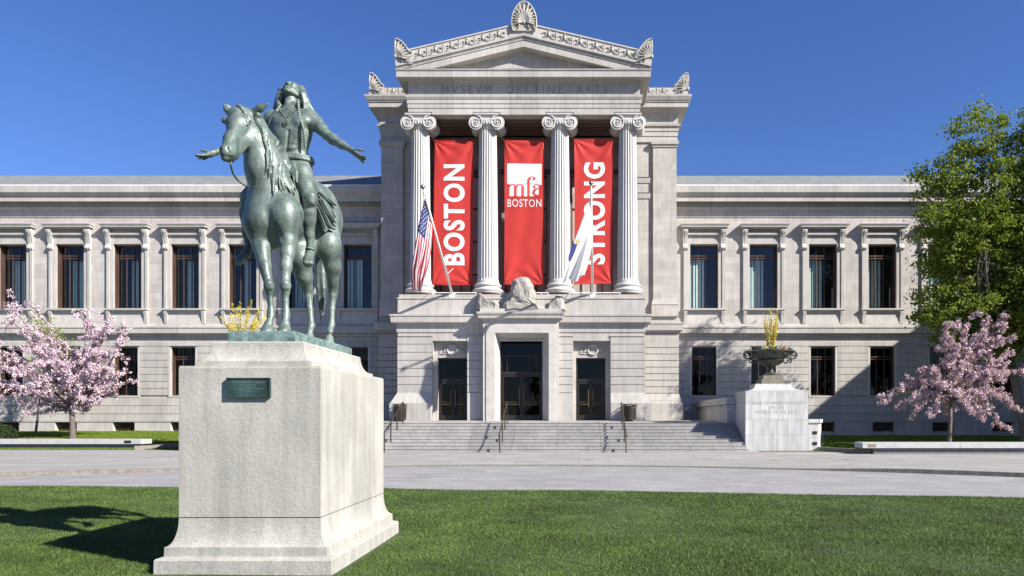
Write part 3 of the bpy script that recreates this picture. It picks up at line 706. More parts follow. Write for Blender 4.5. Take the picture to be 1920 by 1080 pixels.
for (a, b) in ((765, 779),):
    g = MB(); g.box(X(765, YE)+.1, X(765, YE)+.7, YP-1.0, YP-.3, z0, zA)
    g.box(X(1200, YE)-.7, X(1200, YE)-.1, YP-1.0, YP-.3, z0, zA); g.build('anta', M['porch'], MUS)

# ---- Ionic columns
ZC0 = Z(551.5, YK); 
def column_mesh():
    H = Z(213, YK-.55) - ZC0; n = 24*6
    zs0 = .62; zs1 = H-.72; R0 = .585; R1 = .49
    m = MB(); vs = []; fs = []; rows = [(zs0, R0+.05), (zs0+.10, R0+.03), (zs0+.2, R0)] + [(zs0+.2+(zs1-zs0-.3)*i/10, R0+(R1-R0)*(i/10)**1.35) for i in range(1, 11)] + [(zs1-.04, R1+.03), (zs1, R1+.05)]
    for q, (z, r) in enumerate(rows):
        fluted = 1 if 1 < q < len(rows)-2 else 0
        for j in range(n):
            t = 2*math.pi*j/n; ph = (j % 6)/6; dpt = .055*math.sin(ph*math.pi)**.7 if fluted and ph > 0 else 0
            vs.append(((r-dpt)*math.cos(t), (r-dpt)*math.sin(t), z))
    for i in range(len(rows)-1):
        for j in range(n): fs.append((i*n+j, i*n+(j+1) % n, (i+1)*n+(j+1) % n, (i+1)*n+j))
    m.add(vs, fs); return m, H
cm, CH = column_mesh()
colx = [X(788.5, YK), X(914.8, YK), X(1050, YK), X(1176.8, YK)]
col0 = cm.build('column', M['column'], MUS)
b = MB(); b.lathe((0,0,0), [(.80, 0), (.80, .04), (.86, .10), (.87, .17), (.82, .23), (.74, .26), (.70, .32), (.70, .36), (.76, .40), (.77, .46), (.72, .51), (.66, .54), (.64, .63)], 40)
b.build('column_base', M['column'], col0, smooth=True, angle=40)
c = MB()
def volute(mb, cx, cz, y, s, R=.40, dy=-1):
    pts = []
    for i in range(50):
        t = i/49*2.3*2*math.pi; r = R*(1 - .13*t/math.pi*1.35) if 0 else R*math.exp(-.118*t)
        pts.append(Vector((cx - s*math.sin(t + 0)*r, y, cz + math.cos(t)*r)))
    mb.tube(pts, [max(.016, .05*(1-i/60)) for i in range(50)], 6)
    mb.ball((cx, y, cz), .06, 8, 6)
zcap = CH-.72; HW = .60; ZV = CH-.50
for dy, yy in ((-1, -.60), (1, .60)):
    for s in (-1, 1):
        volute(c, s*HW, ZV, yy, s)
        c.lathe_dummy = None
for s in (-1, 1):                                      # bolsters joining front and back volutes
    vs = []; fs = []; n = 20; rows = 9
    for i in range(rows):
        y = -.585 + 1.17*i/(rows-1); r = .40*(1 - .20*math.sin(math.pi*i/(rows-1)))
        for j in range(n): t = 2*math.pi*j/n; vs.append((s*HW + math.cos(t)*r, y, ZV + math.sin(t)*r))
    for i in range(rows-1):
        for j in range(n): fs.append((i*n+j, (i+1)*n+j, (i+1)*n+(j+1) % n, i*n+(j+1) % n))
    fs.append(tuple(range(n))); fs.append(tuple((rows-1)*n+j for j in reversed(range(n)))); c.add(vs, fs)
c.box(-HW, HW, -.56, .56, CH-.34, CH-.12); c.tube([(-HW, -.58, CH-.12), (HW, -.58, CH-.12)], .05, 6); c.tube([(-HW, -.60, CH-.34), (0, -.60, CH-.37), (HW, -.60, CH-.34)], .035, 6)
c.box(-.74, .74, -.66, .66, CH-.085, CH)
c.lathe((0,0,0), [(.52, zcap), (.56, zcap+.06), (.62, zcap+.16), (.66, zcap+.30), (.60, CH-.34)], 28)
for i in range(9):
    t = math.radians(-90 + (i-4)*14); c.ball((.62*math.cos(t), .62*math.sin(t), zcap+.20), .07, 7, 5, (.8, .8, 1.5))
c.build('capital', M['column'], col0, smooth=True, angle=50)
for i, x in enumerate(colx):
    o = col0 if i == 0 else copy_tree(col0); o.location = (x, YK, ZC0)

# ---- entablature and pediment
EL_, ER = X(765.5, YE), X(1200, YE); ke = lambda py: Z(py, YE)
g = MB(); g.box(EL_+.05, ER-.05, YE+.02, YP+.0, ke(210), ke(150))
g.wrap(EL_, ER, YE, YP, [(0, ke(210)), (0, ke(203)), (.03, ke(202.6)), (.03, ke(195)), (.06, ke(194.6)), (.06, ke(187.5)), (.09, ke(186.5)), (.13, ke(183)), (.14, ke(179)), (0, ke(178.5)), (0, ke(154.5)), (.05, ke(153)), (.12, ke(150)), (.12, ke(147.5))], cap=False)
for i in range(3):
    g.box(colx[i]+.78, colx[i+1]-.78, YE-.05, YE+.6, ke(215.5), ke(210.2))
ent = g.build('entablature', M['trim'], MUS)
g = MB(); n = 110; 
for i in range(n):
    x = EL_ + (ER-EL_)*(i+.5)/n; g.box(x-.032, x+.032, YE-.24, YE-.1, ke(149.5), ke(146))
g.build('dentil', M['plain'], ent); bpy.data.objects['dentil'].name = 'dentil_band'
yc = YE-.60; kc = lambda py: Z(py, yc)
CL, CR = X(747, yc), X(1218, yc); ovh = EL_-CL
g = MB(); zc1_ = kc(143)
g.wrap(EL_, ER, YE, 56, [(.1, zc1_+.02), (.54, zc1_+.0), (.54, kc(131.5)), (.58, kc(131)), (.60, kc(128.4)), (.2, kc(128))], cap=False)
g.add([(EL_-.56, YE-.56, kc(128.2)), (ER+.56, YE-.56, kc(128.2)), (ER+.56, 56, kc(128.2)), (EL_-.56, 56, kc(128.2))], [(0,1,2,3)])
g.build('horizontal_cornice', M['trim'], ent)
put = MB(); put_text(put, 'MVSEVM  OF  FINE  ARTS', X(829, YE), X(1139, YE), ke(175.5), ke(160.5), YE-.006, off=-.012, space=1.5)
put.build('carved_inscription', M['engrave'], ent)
# raking cornice: prisms following the slope, stacked outwards
xa = X(982, yc); zb0 = kc(128.3)
def rake(mb, xl, xr, zl, zapex, th_l, y0, y1):
    """band whose top edge runs from (xl,zl) to apex and down; th_l = vertical thickness"""
    xm = (xl+xr)/2
    mb.prism([(xl, zl-th_l), (xl, zl), (xm, zapex), (xr, zl), (xr, zl-th_l), (xm, zapex-th_l)][::-1], y0, y1)
x0, x1 = X(742.5, yc), X(1221, yc); zl = kc(120.5); za = kc(63)
sl_ = (za-zl)/((x1-x0)/2)
ped = MB()
hgt = (kc(63)-kc(86))
# bands of the raking cornice
for (o, a, b, y) in ((0.0, .0, .13, yc-.06), (.02, .13, .20, yc-.0), (.05, .20, .30, yc+.03), (.07, .30, hgt, yc+.07)):
    XL2, XR2 = x0+o, x1-o; m_ = (XL2+XR2)/2; ztl = zl + sl_*o
    ped.prism([(XL2, max(zb0, ztl-b) ), (XL2, ztl-a), (m_, za-a), (XR2, ztl-a), (XR2, max(zb0, ztl-b)), (m_, za-b)][::-1] if ztl-b >= zb0 else
              [(XL2, zb0), (XL2, max(zb0+.01, ztl-a)), (m_, za-a), (XR2, max(zb0+.01, ztl-a)), (XR2, zb0), (m_+(za-b-zb0)/sl_, zb0), (m_, za-b), (m_-(za-b-zb0)/sl_, zb0)][::-1], y, YE+.3)
ped_o = ped.build('pediment', M['trim'], MUS)
g = MB(); zz = za-hgt; half_ = (zz - zb0)/sl_
g.prism([(xa-half_-.2, zb0-.02), (xa+half_+.2, zb0-.02), (xa, zz+.05)], YE-.02, YE+.25); g.build('tympanum', M['big'], ped_o)
# gutter (sima) with carved scrolls
g = MB(); ys = yc+.03; st, sa = kc(100), kc(43.5)
g.prism([(x0+.02, zl-.0), (x0+.02, st), (xa, sa), (x1-.02, st), (x1-.02, zl-.0), (xa, za-.0)][::-1], ys, YE+.3)
g.prism([(x0, st-.0), (x0, st+.07), (xa, sa+.07), (x1, st+.07), (x1, st-.0), (xa, sa-.0)][::-1], ys-.05, YE+.3)
sima = g.build('gutter_parapet', M['plain'], ped_o)
hS = st-zl
for s in (-1, 1):
    for i in range(6):
        px = 982 + s*(47 + i*29.6); cx = X(px, ys); cz = sa - sl_*abs(cx-xa) - hS*.5
        g = MB(); scroll_panel(g, cx-.42, cx+.42, cz-hS*.40, cz+hS*.42, ys-.02, sh=-s*sl_)
        bx = cx + .43*s
        g.box(bx-.035, bx+.035, ys-.03, ys+.02, cz-hS*.42-s*0-sl_*.43, cz+hS*.40-sl_*.43)
        g.build('scroll_relief', M['carve'], sima)
g = MB(); palmette(g, xa+.02, kc(58.5), kc(4)-kc(58.5), (X(1008, yc)-X(957, yc)), ys-.10, petals=15, dep=.4); g.build('acroterion', M['carve'], ped_o)
for px, h in ((742, 1), (1222, -1)):
    g = MB(); palmette(g, X(px, ys), kc(120), kc(73)-kc(119), 1.85, ys-.08, half=h, petals=15, dep=.35); g.build('acroterion', M['carve'], ped_o)
g = MB(); g.add([(x0+.3, YE, zl), (xa, YE, za), (x1-.3, YE, zl), (x0+.3, 58, zl), (xa, 58, za), (x1-.3, 58, zl)], [(0,1,4,3), (1,2,5,4), (3,4,5)]); g.build('roof', M['roof'], ped_o)
# ---------------------------------------------------------------- implicit modelling for the bronze figures
class Field:
    """smoothly blended round cones; meshed with surface nets"""
    def __init__(s): s.pr = []
    def c(s, a, b, r1, r2, k=.05, sc=(1, 1, 1), sub=False):
        s.pr.append((np.array(a, float), np.array(b, float), float(r1), float(r2), k, np.array(sc, float), sub)); return s
    def e(s, a, r, k=.05, sc=(1, 1, 1), sub=False): return s.c(a, tuple(Vector(a) + Vector((0, 0, .0005))), r, r, k, sc, sub)
    def chain(s, pts, rs, k=.05, sc=(1, 1, 1)):
        for i in range(len(pts)-1): s.c(pts[i], pts[i+1], rs[i], rs[i+1], k, sc)
        return s
    @staticmethod
    def d1(q, pr):
        a, b, r1, r2, k, sc, sub = pr
        p = (q - a)/sc; d = (b - a)/sc; L = max(1e-9, float(d @ d))
        t = np.clip((p @ d)/L, 0, 1)
        return (np.linalg.norm(p - t[..., None]*d, axis=-1) - (r1 + (r2-r1)*t))*min(sc)
    @staticmethod
    def smin(a, b, k):
        h = np.clip(.5 + .5*(b-a)/k, 0, 1); return b + (a-b)*h - k*h*(1-h)
    def at(s, q):
        q = np.asarray(q, float); F_ = np.full(q.shape[:-1], 9.0)
        for pr in s.pr:
            d = s.d1(q, pr)
            F_ = -s.smin(-F_, d, pr[4]) if pr[6] else s.smin(F_, d, pr[4])
        return F_
    def mesh(s, h):
        lo = np.min([np.minimum(p[0], p[1]) - max(p[2], p[3])*np.maximum(p[5], 1) for p in s.pr], axis=0) - 3*h
        hi = np.max([np.maximum(p[0], p[1]) + max(p[2], p[3])*np.maximum(p[5], 1) for p in s.pr], axis=0) + 3*h
        n = np.ceil((hi-lo)/h).astype(int) + 1
        G = np.full(n, 1.0, dtype=np.float32)
        for pr in s.pr:
            m = (max(pr[2], pr[3])*np.maximum(pr[5], 1)) + pr[4]*1.1 + 2*h
            i0 = np.maximum(0, np.floor((np.minimum(pr[0], pr[1]) - m - lo)/h).astype(int)); i1 = np.minimum(n, np.ceil((np.maximum(pr[0], pr[1]) + m - lo)/h).astype(int) + 1)
            ax = [lo[k] + h*np.arange(i0[k], i1[k]) for k in range(3)]
            q = np.stack(np.meshgrid(*ax, indexing='ij'), axis=-1)
            sl_ = tuple(slice(i0[k], i1[k]) for k in range(3)); d = s.d1(q, pr); A = G[sl_]
            G[sl_] = -s.smin(-A, d, pr[4]) if pr[6] else s.smin(A, d, pr[4])
        return nets(G, lo, h)
def nets(G, lo, h):
    nx, ny, nz = G.shape; neg = G < 0
    cnt = np.zeros((nx-1, ny-1, nz-1), np.int8)
    for dx in (0, 1):
        for dy in (0, 1):
            for dz in (0, 1): cnt += neg[dx:nx-1+dx, dy:ny-1+dy, dz:nz-1+dz]
    act = (cnt > 0) & (cnt < 8); idx = np.argwhere(act); N = len(idx)
    ids = np.full(cnt.shape, -1, np.int64); ids[act] = np.arange(N)
    acc = np.zeros((N, 3)); num = np.zeros(N)
    C = [(a, b, c) for a in (0, 1) for b in (0, 1) for c in (0, 1)]
    for i, p in enumerate(C):
        for q in C[i+1:]:
            if sum(abs(p[k]-q[k]) for k in range(3)) != 1: continue
            g0 = G[idx[:,0]+p[0], idx[:,1]+p[1], idx[:,2]+p[2]]; g1 = G[idx[:,0]+q[0], idx[:,1]+q[1], idx[:,2]+q[2]]
            m = (g0 < 0) != (g1 < 0); t = np.where(m, g0/np.where(m, g0-g1, 1), 0)
            pt = np.array(p)[None] + (np.array(q)-np.array(p))[None]*t[:, None]
            acc[m] += pt[m]; num[m] += 1
    V = lo + h*(idx + acc/num[:, None]); Fs = []
    for axis in range(3):
        o = [a for a in range(3) if a != axis]
        a0 = neg; sl0 = [slice(1, -1)]*3; sl0[axis] = slice(0, -1); sl1 = [slice(1, -1)]*3; sl1[axis] = slice(1, None)
        e0 = neg[tuple(sl0)]; e1 = neg[tuple(sl1)]; ch = np.argwhere(e0 != e1); s0 = e0[tuple(ch.T)]
        base = ch.copy(); base[:, o[0]] += 1; base[:, o[1]] += 1
        def cid(d0, d1):
            b = base.copy(); b[:, o[0]] += d0; b[:, o[1]] += d1; return ids[b[:,0], b[:,1], b[:,2]]
        q = np.stack([cid(-1, -1), cid(0, -1), cid(0, 0), cid(-1, 0)], axis=1)
        flip = (~s0) if axis != 1 else s0
        q[flip] = q[flip][:, ::-1]; Fs.append(q)
    return V, np.concatenate(Fs)
def field_obj(name, f, h, m, parent, origin, smooth_it=1):
    V, Q = f.mesh(h); V = V - np.array(origin)
    me = bpy.data.meshes.new(name); me.vertices.add(len(V)); me.vertices.foreach_set('co', V.astype(np.float32).ravel())
    me.loops.add(len(Q)*4); me.loops.foreach_set('vertex_index', Q.astype(np.int32).ravel())
    me.polygons.add(len(Q)); me.polygons.foreach_set('loop_start', np.arange(0, len(Q)*4, 4, dtype=np.int32))
    me.polygons.foreach_set('use_smooth', np.ones(len(Q), bool))
    me.update(calc_edges=True); me.validate(); me.materials.append(m)
    o = bpy.data.objects.new(name, me); COL.objects.link(o); o.parent = parent; return o

def patina(name, base, pale, dark, k=1.0):
    m = bpy.data.materials.new(name); m.use_nodes = True; n = m.node_tree.nodes; l = m.node_tree.links; b = n['Principled BSDF']
    b.inputs['Metallic'].default_value = .25; b.inputs['Roughness'].default_value = .42; b.inputs['Specular IOR Level'].default_value = .5
    tc = n.new('ShaderNodeTexCoord'); mp = n.new('ShaderNodeMapping'); mp.inputs['Scale'].default_value = (3.4, 3.4, 1.0); l.new(tc.outputs['Object'], mp.inputs[0])
    a = n.new('ShaderNodeTexNoise'); a.inputs['Scale'].default_value = 1.6; a.inputs['Detail'].default_value = 7; a.inputs['Roughness'].default_value = .65; l.new(mp.outputs[0], a.inputs['Vector'])
    cr = n.new('ShaderNodeValToRGB'); e = cr.color_ramp.elements; e[0].position = .32; e[0].color = (*dark, 1); e[1].position = .70; e[1].color = (*pale, 1)
    x = e.new(.5); x.color = (*base, 1); l.new(a.outputs['Fac'], cr.inputs[0]); 
    a2 = n.new('ShaderNodeTexNoise'); a2.inputs['Scale'].default_value = 22; a2.inputs['Detail'].default_value = 5; l.new(tc.outputs['Object'], a2.inputs['Vector'])
    mr = n.new('ShaderNodeMapRange'); mr.inputs['From Min'].default_value = .3; mr.inputs['From Max'].default_value = .7; mr.inputs['To Min'].default_value = .82; mr.inputs['To Max'].default_value = 1.15; l.new(a2.outputs['Fac'], mr.inputs['Value'])
    mu = n.new('ShaderNodeVectorMath'); mu.operation = 'SCALE'; l.new(cr.outputs[0], mu.inputs[0]); l.new(mr.outputs[0], mu.inputs['Scale']); l.new(mu.outputs[0], b.inputs['Base Color'])
    r2 = n.new('ShaderNodeMapRange'); r2.inputs['To Min'].default_value = .34; r2.inputs['To Max'].default_value = .62; l.new(a2.outputs['Fac'], r2.inputs['Value']); l.new(r2.outputs[0], b.inputs['Roughness'])
    bp = n.new('ShaderNodeBump'); bp.inputs['Strength'].default_value = .30*k; bp.inputs['Distance'].default_value = .012; l.new(a2.outputs['Fac'], bp.inputs['Height']); l.new(bp.outputs[0], b.inputs['Normal'])
    return m
M['patina'] = patina('green_bronze', (.125, .163, .142), (.205, .252, .225), (.062, .087, .075))
M['patina_dark'] = patina('dark_bronze_patina', (.10, .135, .118), (.20, .25, .22), (.03, .042, .038))
M['patina_base'] = patina('verdigris_base', (.17, .245, .225), (.27, .355, .33), (.07, .10, .09), 1.6)
next(x for x in M['patina_base'].node_tree.nodes if x.bl_idname == 'ShaderNodeMapping').inputs['Scale'].default_value = (5, 5, 7)

# ---- granite pedestal
pc = (-4.095, 10.8); PX0, PX1, PY0, PY1 = -4.98, -3.215, 9.30, 12.30
GP = gz(10.8)
ped_root = empty('stone_pedestal', (pc[0], pc[1], GP), 'tall speckled granite pedestal on the lawn carrying the green bronze rider', 'pedestal')
zb_s = Z(970.5, PY0); ztp = Z(686, PY0); po = (pc[0], pc[1], GP)
def ploc(o): o.matrix_parent_inverse = Matrix.Identity(4); o.location = Vector(o.location) - Vector(ped_root.location); return o
g = MB(); g.ring4(PX0, PX1, PY0, PY1, [(0, zb_s+.006), (0, ztp-.03), (-.008, ztp), (-.10, ztp+.002)])
shaft = g.build('pedestal_block', M['pedestal'], ped_root, origin=po); shaft.location = (0, 0, 0)
g = MB(); zt2 = Z(640, 9.56)
cov = [(-.10, ztp), (-.10, ztp+.07), (-.115, ztp+.075)] + [(-.115-.14*(1-math.cos(t)) , ztp+.08 + (zt2-ztp-.10)*math.sin(t)**1.0) for t in [0, .25, .5, .75, 1.0, 1.25, 1.45, 1.5708]]
cov = [(-.10, ztp-.01), (-.10, ztp+.065), (-.12, ztp+.072)]
for i in range(9):
    t = i/8; cov.append((-.12 - .135*math.sin(t*math.pi/2), ztp+.072 + (zt2-.02-ztp-.072)*(1-math.cos(t*math.pi/2))))
cov += [(-.262, zt2-.006), (-.27, zt2)]
g.ring4(PX0-.0+.05, PX1-.05, PY0, PY1, cov)
cap = g.build('pedestal_cap', M['pedestal'], ped_root, origin=po); cap.location = (0, 0, 0)
g = MB(); s0 = F/PY0
zc_t = zb_s - .006; zl1 = Z(1026, PY0-.12); zl2 = Z(1046.5, PY0-.16)
pr = [(0.0, zc_t)]
for i in range(1, 9):
    t = i/8; pr.append((.17*(1-math.cos(t*math.pi/2)), zc_t - (zc_t-zl1)*math.sin(t*math.pi/2)**1.0 if 0 else zc_t - (zc_t - zl1)*t**.8))
pr = [(0, zc_t)] + [(.112*(1-math.cos(i/8*math.pi/2)), zc_t - (zc_t-zl1)*math.sin(i/8*math.pi/2)) for i in range(1, 9)] + [(.116, zl1-.004), (.118, zl1-.05), (.12, zl2+.012), (.185, zl2-.008), (.20, zl2-.028), (.205, GP-.3)]
pr.reverse(); g.ring4(PX0, PX1, PY0, PY1, pr)
bs = g.build('pedestal_base', M['pedestal'], ped_root, origin=po); bs.location = (0, 0, 0)
# plaque with its small raised lettering
px0, px1, pz0, pz1 = X(427, PY0), X(508.5, PY0), Z(745.5, PY0), Z(708.5, PY0)
g = MB(); g.ring4(px0+.02, px1-.02, PY0-.03, PY0+.01, [(0, pz0), (0, pz0)]) if 0 else None
g.box(px0, px1, PY0-.035, PY0+.002, pz0, pz1)
fw = .012
for (a, b, c, d) in ((px0, px1, pz0, pz0+fw), (px0, px1, pz1-fw, pz1), (px0, px0+fw, pz0+fw, pz1-fw), (px1-fw, px1, pz0+fw, pz1-fw)): g.box(a, b, PY0-.047, PY0-.035, c, d)
M['plaque'] = patina('dark_green_plaque', (.035, .065, .06), (.06, .105, .10), (.02, .035, .033), .5)
pl = g.build('plaque', M['plaque'], ped_root, origin=po); pl.location = (0, 0, 0)
g = MB(); cxp = (px0+px1)/2
for (t, w, zc_, hh) in (('CYRVS EDWIN DALLIN', .40, pz1-.055, .026), ('SCVLPTOR', .20, pz1-.092, .014), ('PLACED BY THE CITIZENS', .36, pz1-.135, .018), ('OF BOSTON', .16, pz1-.168, .014)):
    put_text(g, t, cxp-w/2, cxp+w/2, zc_-hh/2, zc_+hh/2, PY0-.0365)
lt = g.build('plaque_lettering', mat('rubbed_bronze', (.16, .24, .23), .4, .3), pl, origin=po); lt.location = (0, 0, 0)

# ---- the statue
ZB = Z(620, 9.60)
SO = (pc[0], pc[1], zt2)
st = empty('equestrian_statue', SO, 'green bronze horse and bare-chested rider with arms spread, on the granite pedestal', 'statue')
g = MB(); bx0, bx1 = X(429, 9.60), X(552, 9.60); by0, by1 = 9.60, 12.0
r = random.Random(3)
out = []
for a, b in (((bx0, by0), (bx1, by0)), ((bx1, by0), (bx1+.01, by1)), ((bx1, by1), (bx0, by1)), ((bx0, by1), (bx0, by0))):
    for i in range(10): t = i/10; out.append((a[0]+(b[0]-a[0])*t + r.uniform(-.008, .008), a[1]+(b[1]-a[1])*t + r.uniform(-.006, .006)))
k_ = len(out); vs = []; cx_, cy_ = (bx0+bx1)/2, (by0+by1)/2
for (s, z) in ((.995, zt2-.002), (1.0, zt2+.02), (1.0, ZB-.03), (.99, ZB-.008), (.965, ZB)):
    for (x, y) in out: vs.append((cx_+(x-cx_)*s, cy_+(y-cy_)*(1-(1-s)*.4), z))
fs = [(i*k_+j, i*k_+(j+1) % k_, (i+1)*k_+(j+1) % k_, (i+1)*k_+j) for i in range(4) for j in range(k_)] + [tuple(range(k_))[::-1], tuple(4*k_+j for j in range(k_))]
g.add(vs, fs); b_ = g.build('bronze_base', M['patina_base'], st, origin=SO); b_.location = (0, 0, 0)

def hb(px, py, Y): return tuple(P(px, py, Y))
HZ = ZB
H = Field()
# trunk
H.c(hb(509, 408, 10.16), hb(515, 398, 10.75), .36, .40, .10, (.93, 1, 1.12))
H.c(hb(516, 398, 10.75), hb(560, 402, 11.25), .40, .40, .12, (.98, 1, 1.1))
H.c(hb(572, 396, 11.25), hb(590, 410, 11.50), .40, .375, .12, (1.05, 1, 1.12))
H.c(hb(545, 352, 10.50), hb(597, 380, 11.35), .17, .24, .15)
H.c(hb(548, 338, 10.45), hb(556, 352, 10.8), .12, .14, .15)
# chest muscles and shoulders
H.e(hb(491, 408, 9.93), .20, .07, (1, .9, 1.25)); H.e(hb(532, 404, 9.91), .195, .07, (1, .9, 1.3))
H.c(hb(482, 420, 10.0), hb(492, 462, 9.98), .185, .12, .08); H.c(hb(543, 400, 10.02), hb(540, 452, 9.96), .175, .115, .08)
H.c(hb(549, 374, 10.25), hb(545, 420, 10.05), .15, .12, .1)
H.c(hb(514, 430, 9.98), hb(513, 448, 10.05), .10, .12, .08)
H.c(hb(498, 388, 9.74), hb(511, 440, 9.80), .012, .018, .06, (1, 1, 1), True); H.c(hb(522, 438, 9.84), hb(532, 452, 9.84), .02, .02, .05, (1, 1, 1), True); H.c(hb(563, 385, 10.0), hb(554, 430, 9.98), .01, .012, .05, (1, 1, 1), True)
# front legs
def leg(pts, rs, k=.035):
    H.chain([hb(*p) for p in pts], rs, k)
Yf = 9.84
leg([(490, 462, 9.96), (496, 498, 9.90), (502, 524, 9.86)], [.115, .080, .060])
leg([(502, 524, 9.86), (504.5, 536, 9.83), (506, 547, 9.85)], [.056, .068, .050], .02)
leg([(506, 547, 9.85), (507, 565, 9.85), (508, 583, 9.84)], [.043, .038, .041], .02)
leg([(508, 586, 9.84), (508, 592, 9.83)], [.050, .052], .03); leg([(508, 592, 9.83), (505, 605, 9.78)], [.043, .045], .02)
leg([(541, 452, 9.96), (538.5, 475, 9.92), (536.5, 500, 9.88), (535.5, 522, 9.86)], [.115, .088, .072, .058])
leg([(535.5, 522, 9.86), (535.2, 536, 9.83), (536, 548, 9.85)], [.056, .070, .050], .02)
leg([(536, 548, 9.85), (536, 565, 9.85), (536.3, 583, 9.84)], [.043, .038, .041], .02)
leg([(536.3, 586, 9.84), (536.3, 592, 9.83)], [.050, .052], .03); leg([(536.3, 592, 9.83), (535, 606, 9.78)], [.043, .045], .02)
H.c(hb(496, 500, 9.87), hb(500, 516, 9.85), .055, .045, .04)
def hoof(px, Y, fl=1):
    x = X(px, Y); H.c((x, Y-.03, HZ+.02), (x-.002, Y+.01, HZ+.10), .083, .062, .02, (1, 1.05, .9)); H.c((x, Y-.06, HZ+.0), (x, Y-.02, HZ+.03), .075, .07, .02, (1.05, 1.1, .6))
hoof(503.5, 9.78); hoof(534.5, 9.78)
for kx_ in (504.5, 535.4): H.e(hb(kx_, 531, 9.79), .040, .02); H.e(hb(kx_-3, 540, 9.79), .026, .015); H.e(hb(kx_+4, 540, 9.80), .024, .015); H.c(hb(kx_+1, 550, 9.90), hb(kx_+2, 582, 9.89), .022, .022, .015)
# hind legs
def hind(hip, stifle, gask, hock, cann, fet, past, hx, hy):
    H.chain([hb(*hip), hb(*stifle)], [.27, .185], .10); H.chain([hb(*stifle), hb(*gask), hb(*hock)], [.175, .118, .070], .06)
    H.c(hb(hock[0], hock[1]-1, hock[2]), hb(hock[0], hock[1]+7, hock[2]-.01), .066, .062, .03, (.85, 1.15, 1)); H.c(hb(hock[0]+.5, hock[1]-9, hock[2]+.10), hb(hock[0], hock[1]+2, hock[2]+.07), .028, .035, .03)
    H.chain([hb(hock[0], hock[1]+6, hock[2]-.01), hb(*cann), hb(*fet)], [.055, .044, .046], .025); H.e(hb(*fet), .057, .025)
    H.chain([hb(*fet), hb(*past)], [.046, .048], .02); hoof(hx, hy)
hind((606, 415, 11.50), (615, 462, 11.32), (624, 500, 11.42), (624.5, 547, 11.62), (622.5, 580, 11.58), (621.5, 609, 11.55), (618.5, 622, 11.46), 617.3, 11.44)
hind((566, 425, 11.35), (563, 485, 11.05), (570, 518, 11.14), (579, 549, 11.30), (581.5, 580, 11.26), (583.5, 610, 11.22), (581, 622, 11.14), 580, 11.12)
H.c(hb(615, 470, 11.28), hb(618, 452, 11.3), .12, .14, .08)
# neck
H.c(hb(512, 378, 10.12), hb(494, 318, 9.98), .31, .235, .12, (.95, 1, 1)); H.c(hb(494, 318, 9.98), hb(479, 268, 9.90), .235, .185, .08, (.92, 1, 1)); H.c(hb(479, 268, 9.90), hb(466, 228, 9.92), .185, .155, .07, (.9, 1, 1))
H.c(hb(478, 224, 10.02), hb(506, 272, 10.18), .075, .085, .08); H.c(hb(506, 272, 10.18), hb(530, 316, 10.34), .085, .10, .10); H.c(hb(530, 316, 10.34), hb(548, 345, 10.45), .10, .12, .12)
# head
H.c(hb(451, 221, 9.82), hb(446, 236, 9.68), .155, .145, .05, (1, 1, 1))
H.c(hb(446, 236, 9.66), hb(434, 262, 9.44), .120, .084, .04); H.c(hb(434, 262, 9.44), hb(427, 283, 9.30), .092, .078, .05)
H.c(hb(446, 214, 9.72), hb(436, 250, 9.45), .075, .045, .03); H.c(hb(436, 250, 9.45), hb(423, 279, 9.24), .045, .04, .03)
H.c(hb(464, 246, 9.78), hb(461, 264, 9.72), .118, .088, .03); H.c(hb(461, 266, 9.72), hb(438, 292, 9.42), .062, .050, .03); H.c(hb(456, 262, 9.62), hb(437, 283, 9.38), .05, .04, .04)
H.c(hb(422, 285, 9.25), hb(430, 284, 9.28), .066, .068, .05, (1, 1, 1.1)); H.c(hb(422, 296, 9.27), hb(432, 297, 9.34), .046, .048, .03); H.c(hb(432, 297, 9.36), hb(441, 290, 9.45), .045, .045, .04); H.c(hb(431, 288, 9.30), hb(440, 281, 9.42), .055, .06, .05)
H.e(hb(462.5, 226, 9.655), .050, .03); H.c(hb(458, 222.5, 9.615), hb(470, 226, 9.64), .013, .013, .010); H.c(hb(460, 233, 9.605), hb(469, 233, 9.63), .009, .009, .008); H.e(hb(422, 226, 9.64), .045, .03); H.c(hb(456, 216, 9.64), hb(467, 221, 9.64), .025, .022, .02)
H.c(hb(451, 240, 9.60), hb(444, 258, 9.49), .020, .018, .03)
H.e(hb(464, 228.3, 9.60), .021, .004, (1.4, 1, .8), True); H.e(hb(464, 228.5, 9.625), .021, .004)
H.e(hb(428.5, 279, 9.205), .021, .008, (1, 1, 1.15), True); H.c(hb(431, 276, 9.22), hb(431.5, 282, 9.22), .014, .012, .012); H.e(hb(415, 281, 9.20), .015, .012, (1, 1, 1), True)
H.c(hb(420, 293.5, 9.20), hb(433, 293, 9.27), .006, .006, .010, (1, 1, 1), True); H.c(hb(433, 293, 9.27), hb(440, 289, 9.36), .006, .005, .01, (1, 1, 1), True)
for s, (bx, by, tx, ty) in ((1, (474, 213, 503.5, 194)), (-1, (433, 214, 419.5, 196))):
    H.c(hb(bx, by, 9.84), hb((bx+tx)/2, (by+ty)/2-1.5, 9.80), .052, .052, .03, (1, .8, 1)); H.c(hb((bx+tx)/2, (by+ty)/2-1.5, 9.80), hb(tx, ty, 9.78), .045, .010, .02, (1, .8, 1))
    H.c(hb((bx*.6+tx*.4), (by*.6+ty*.4)+1, 9.745), hb(bx*.2+tx*.8, by*.2+ty*.8, 9.75), .024, .010, .015, (1, 1, 1), True)
# belly sheath line and ribs left soft
horse_field = H
horse = field_obj('horse', H, .0135, M['patina'], st, SO); horse.location = (0, 0, 0)

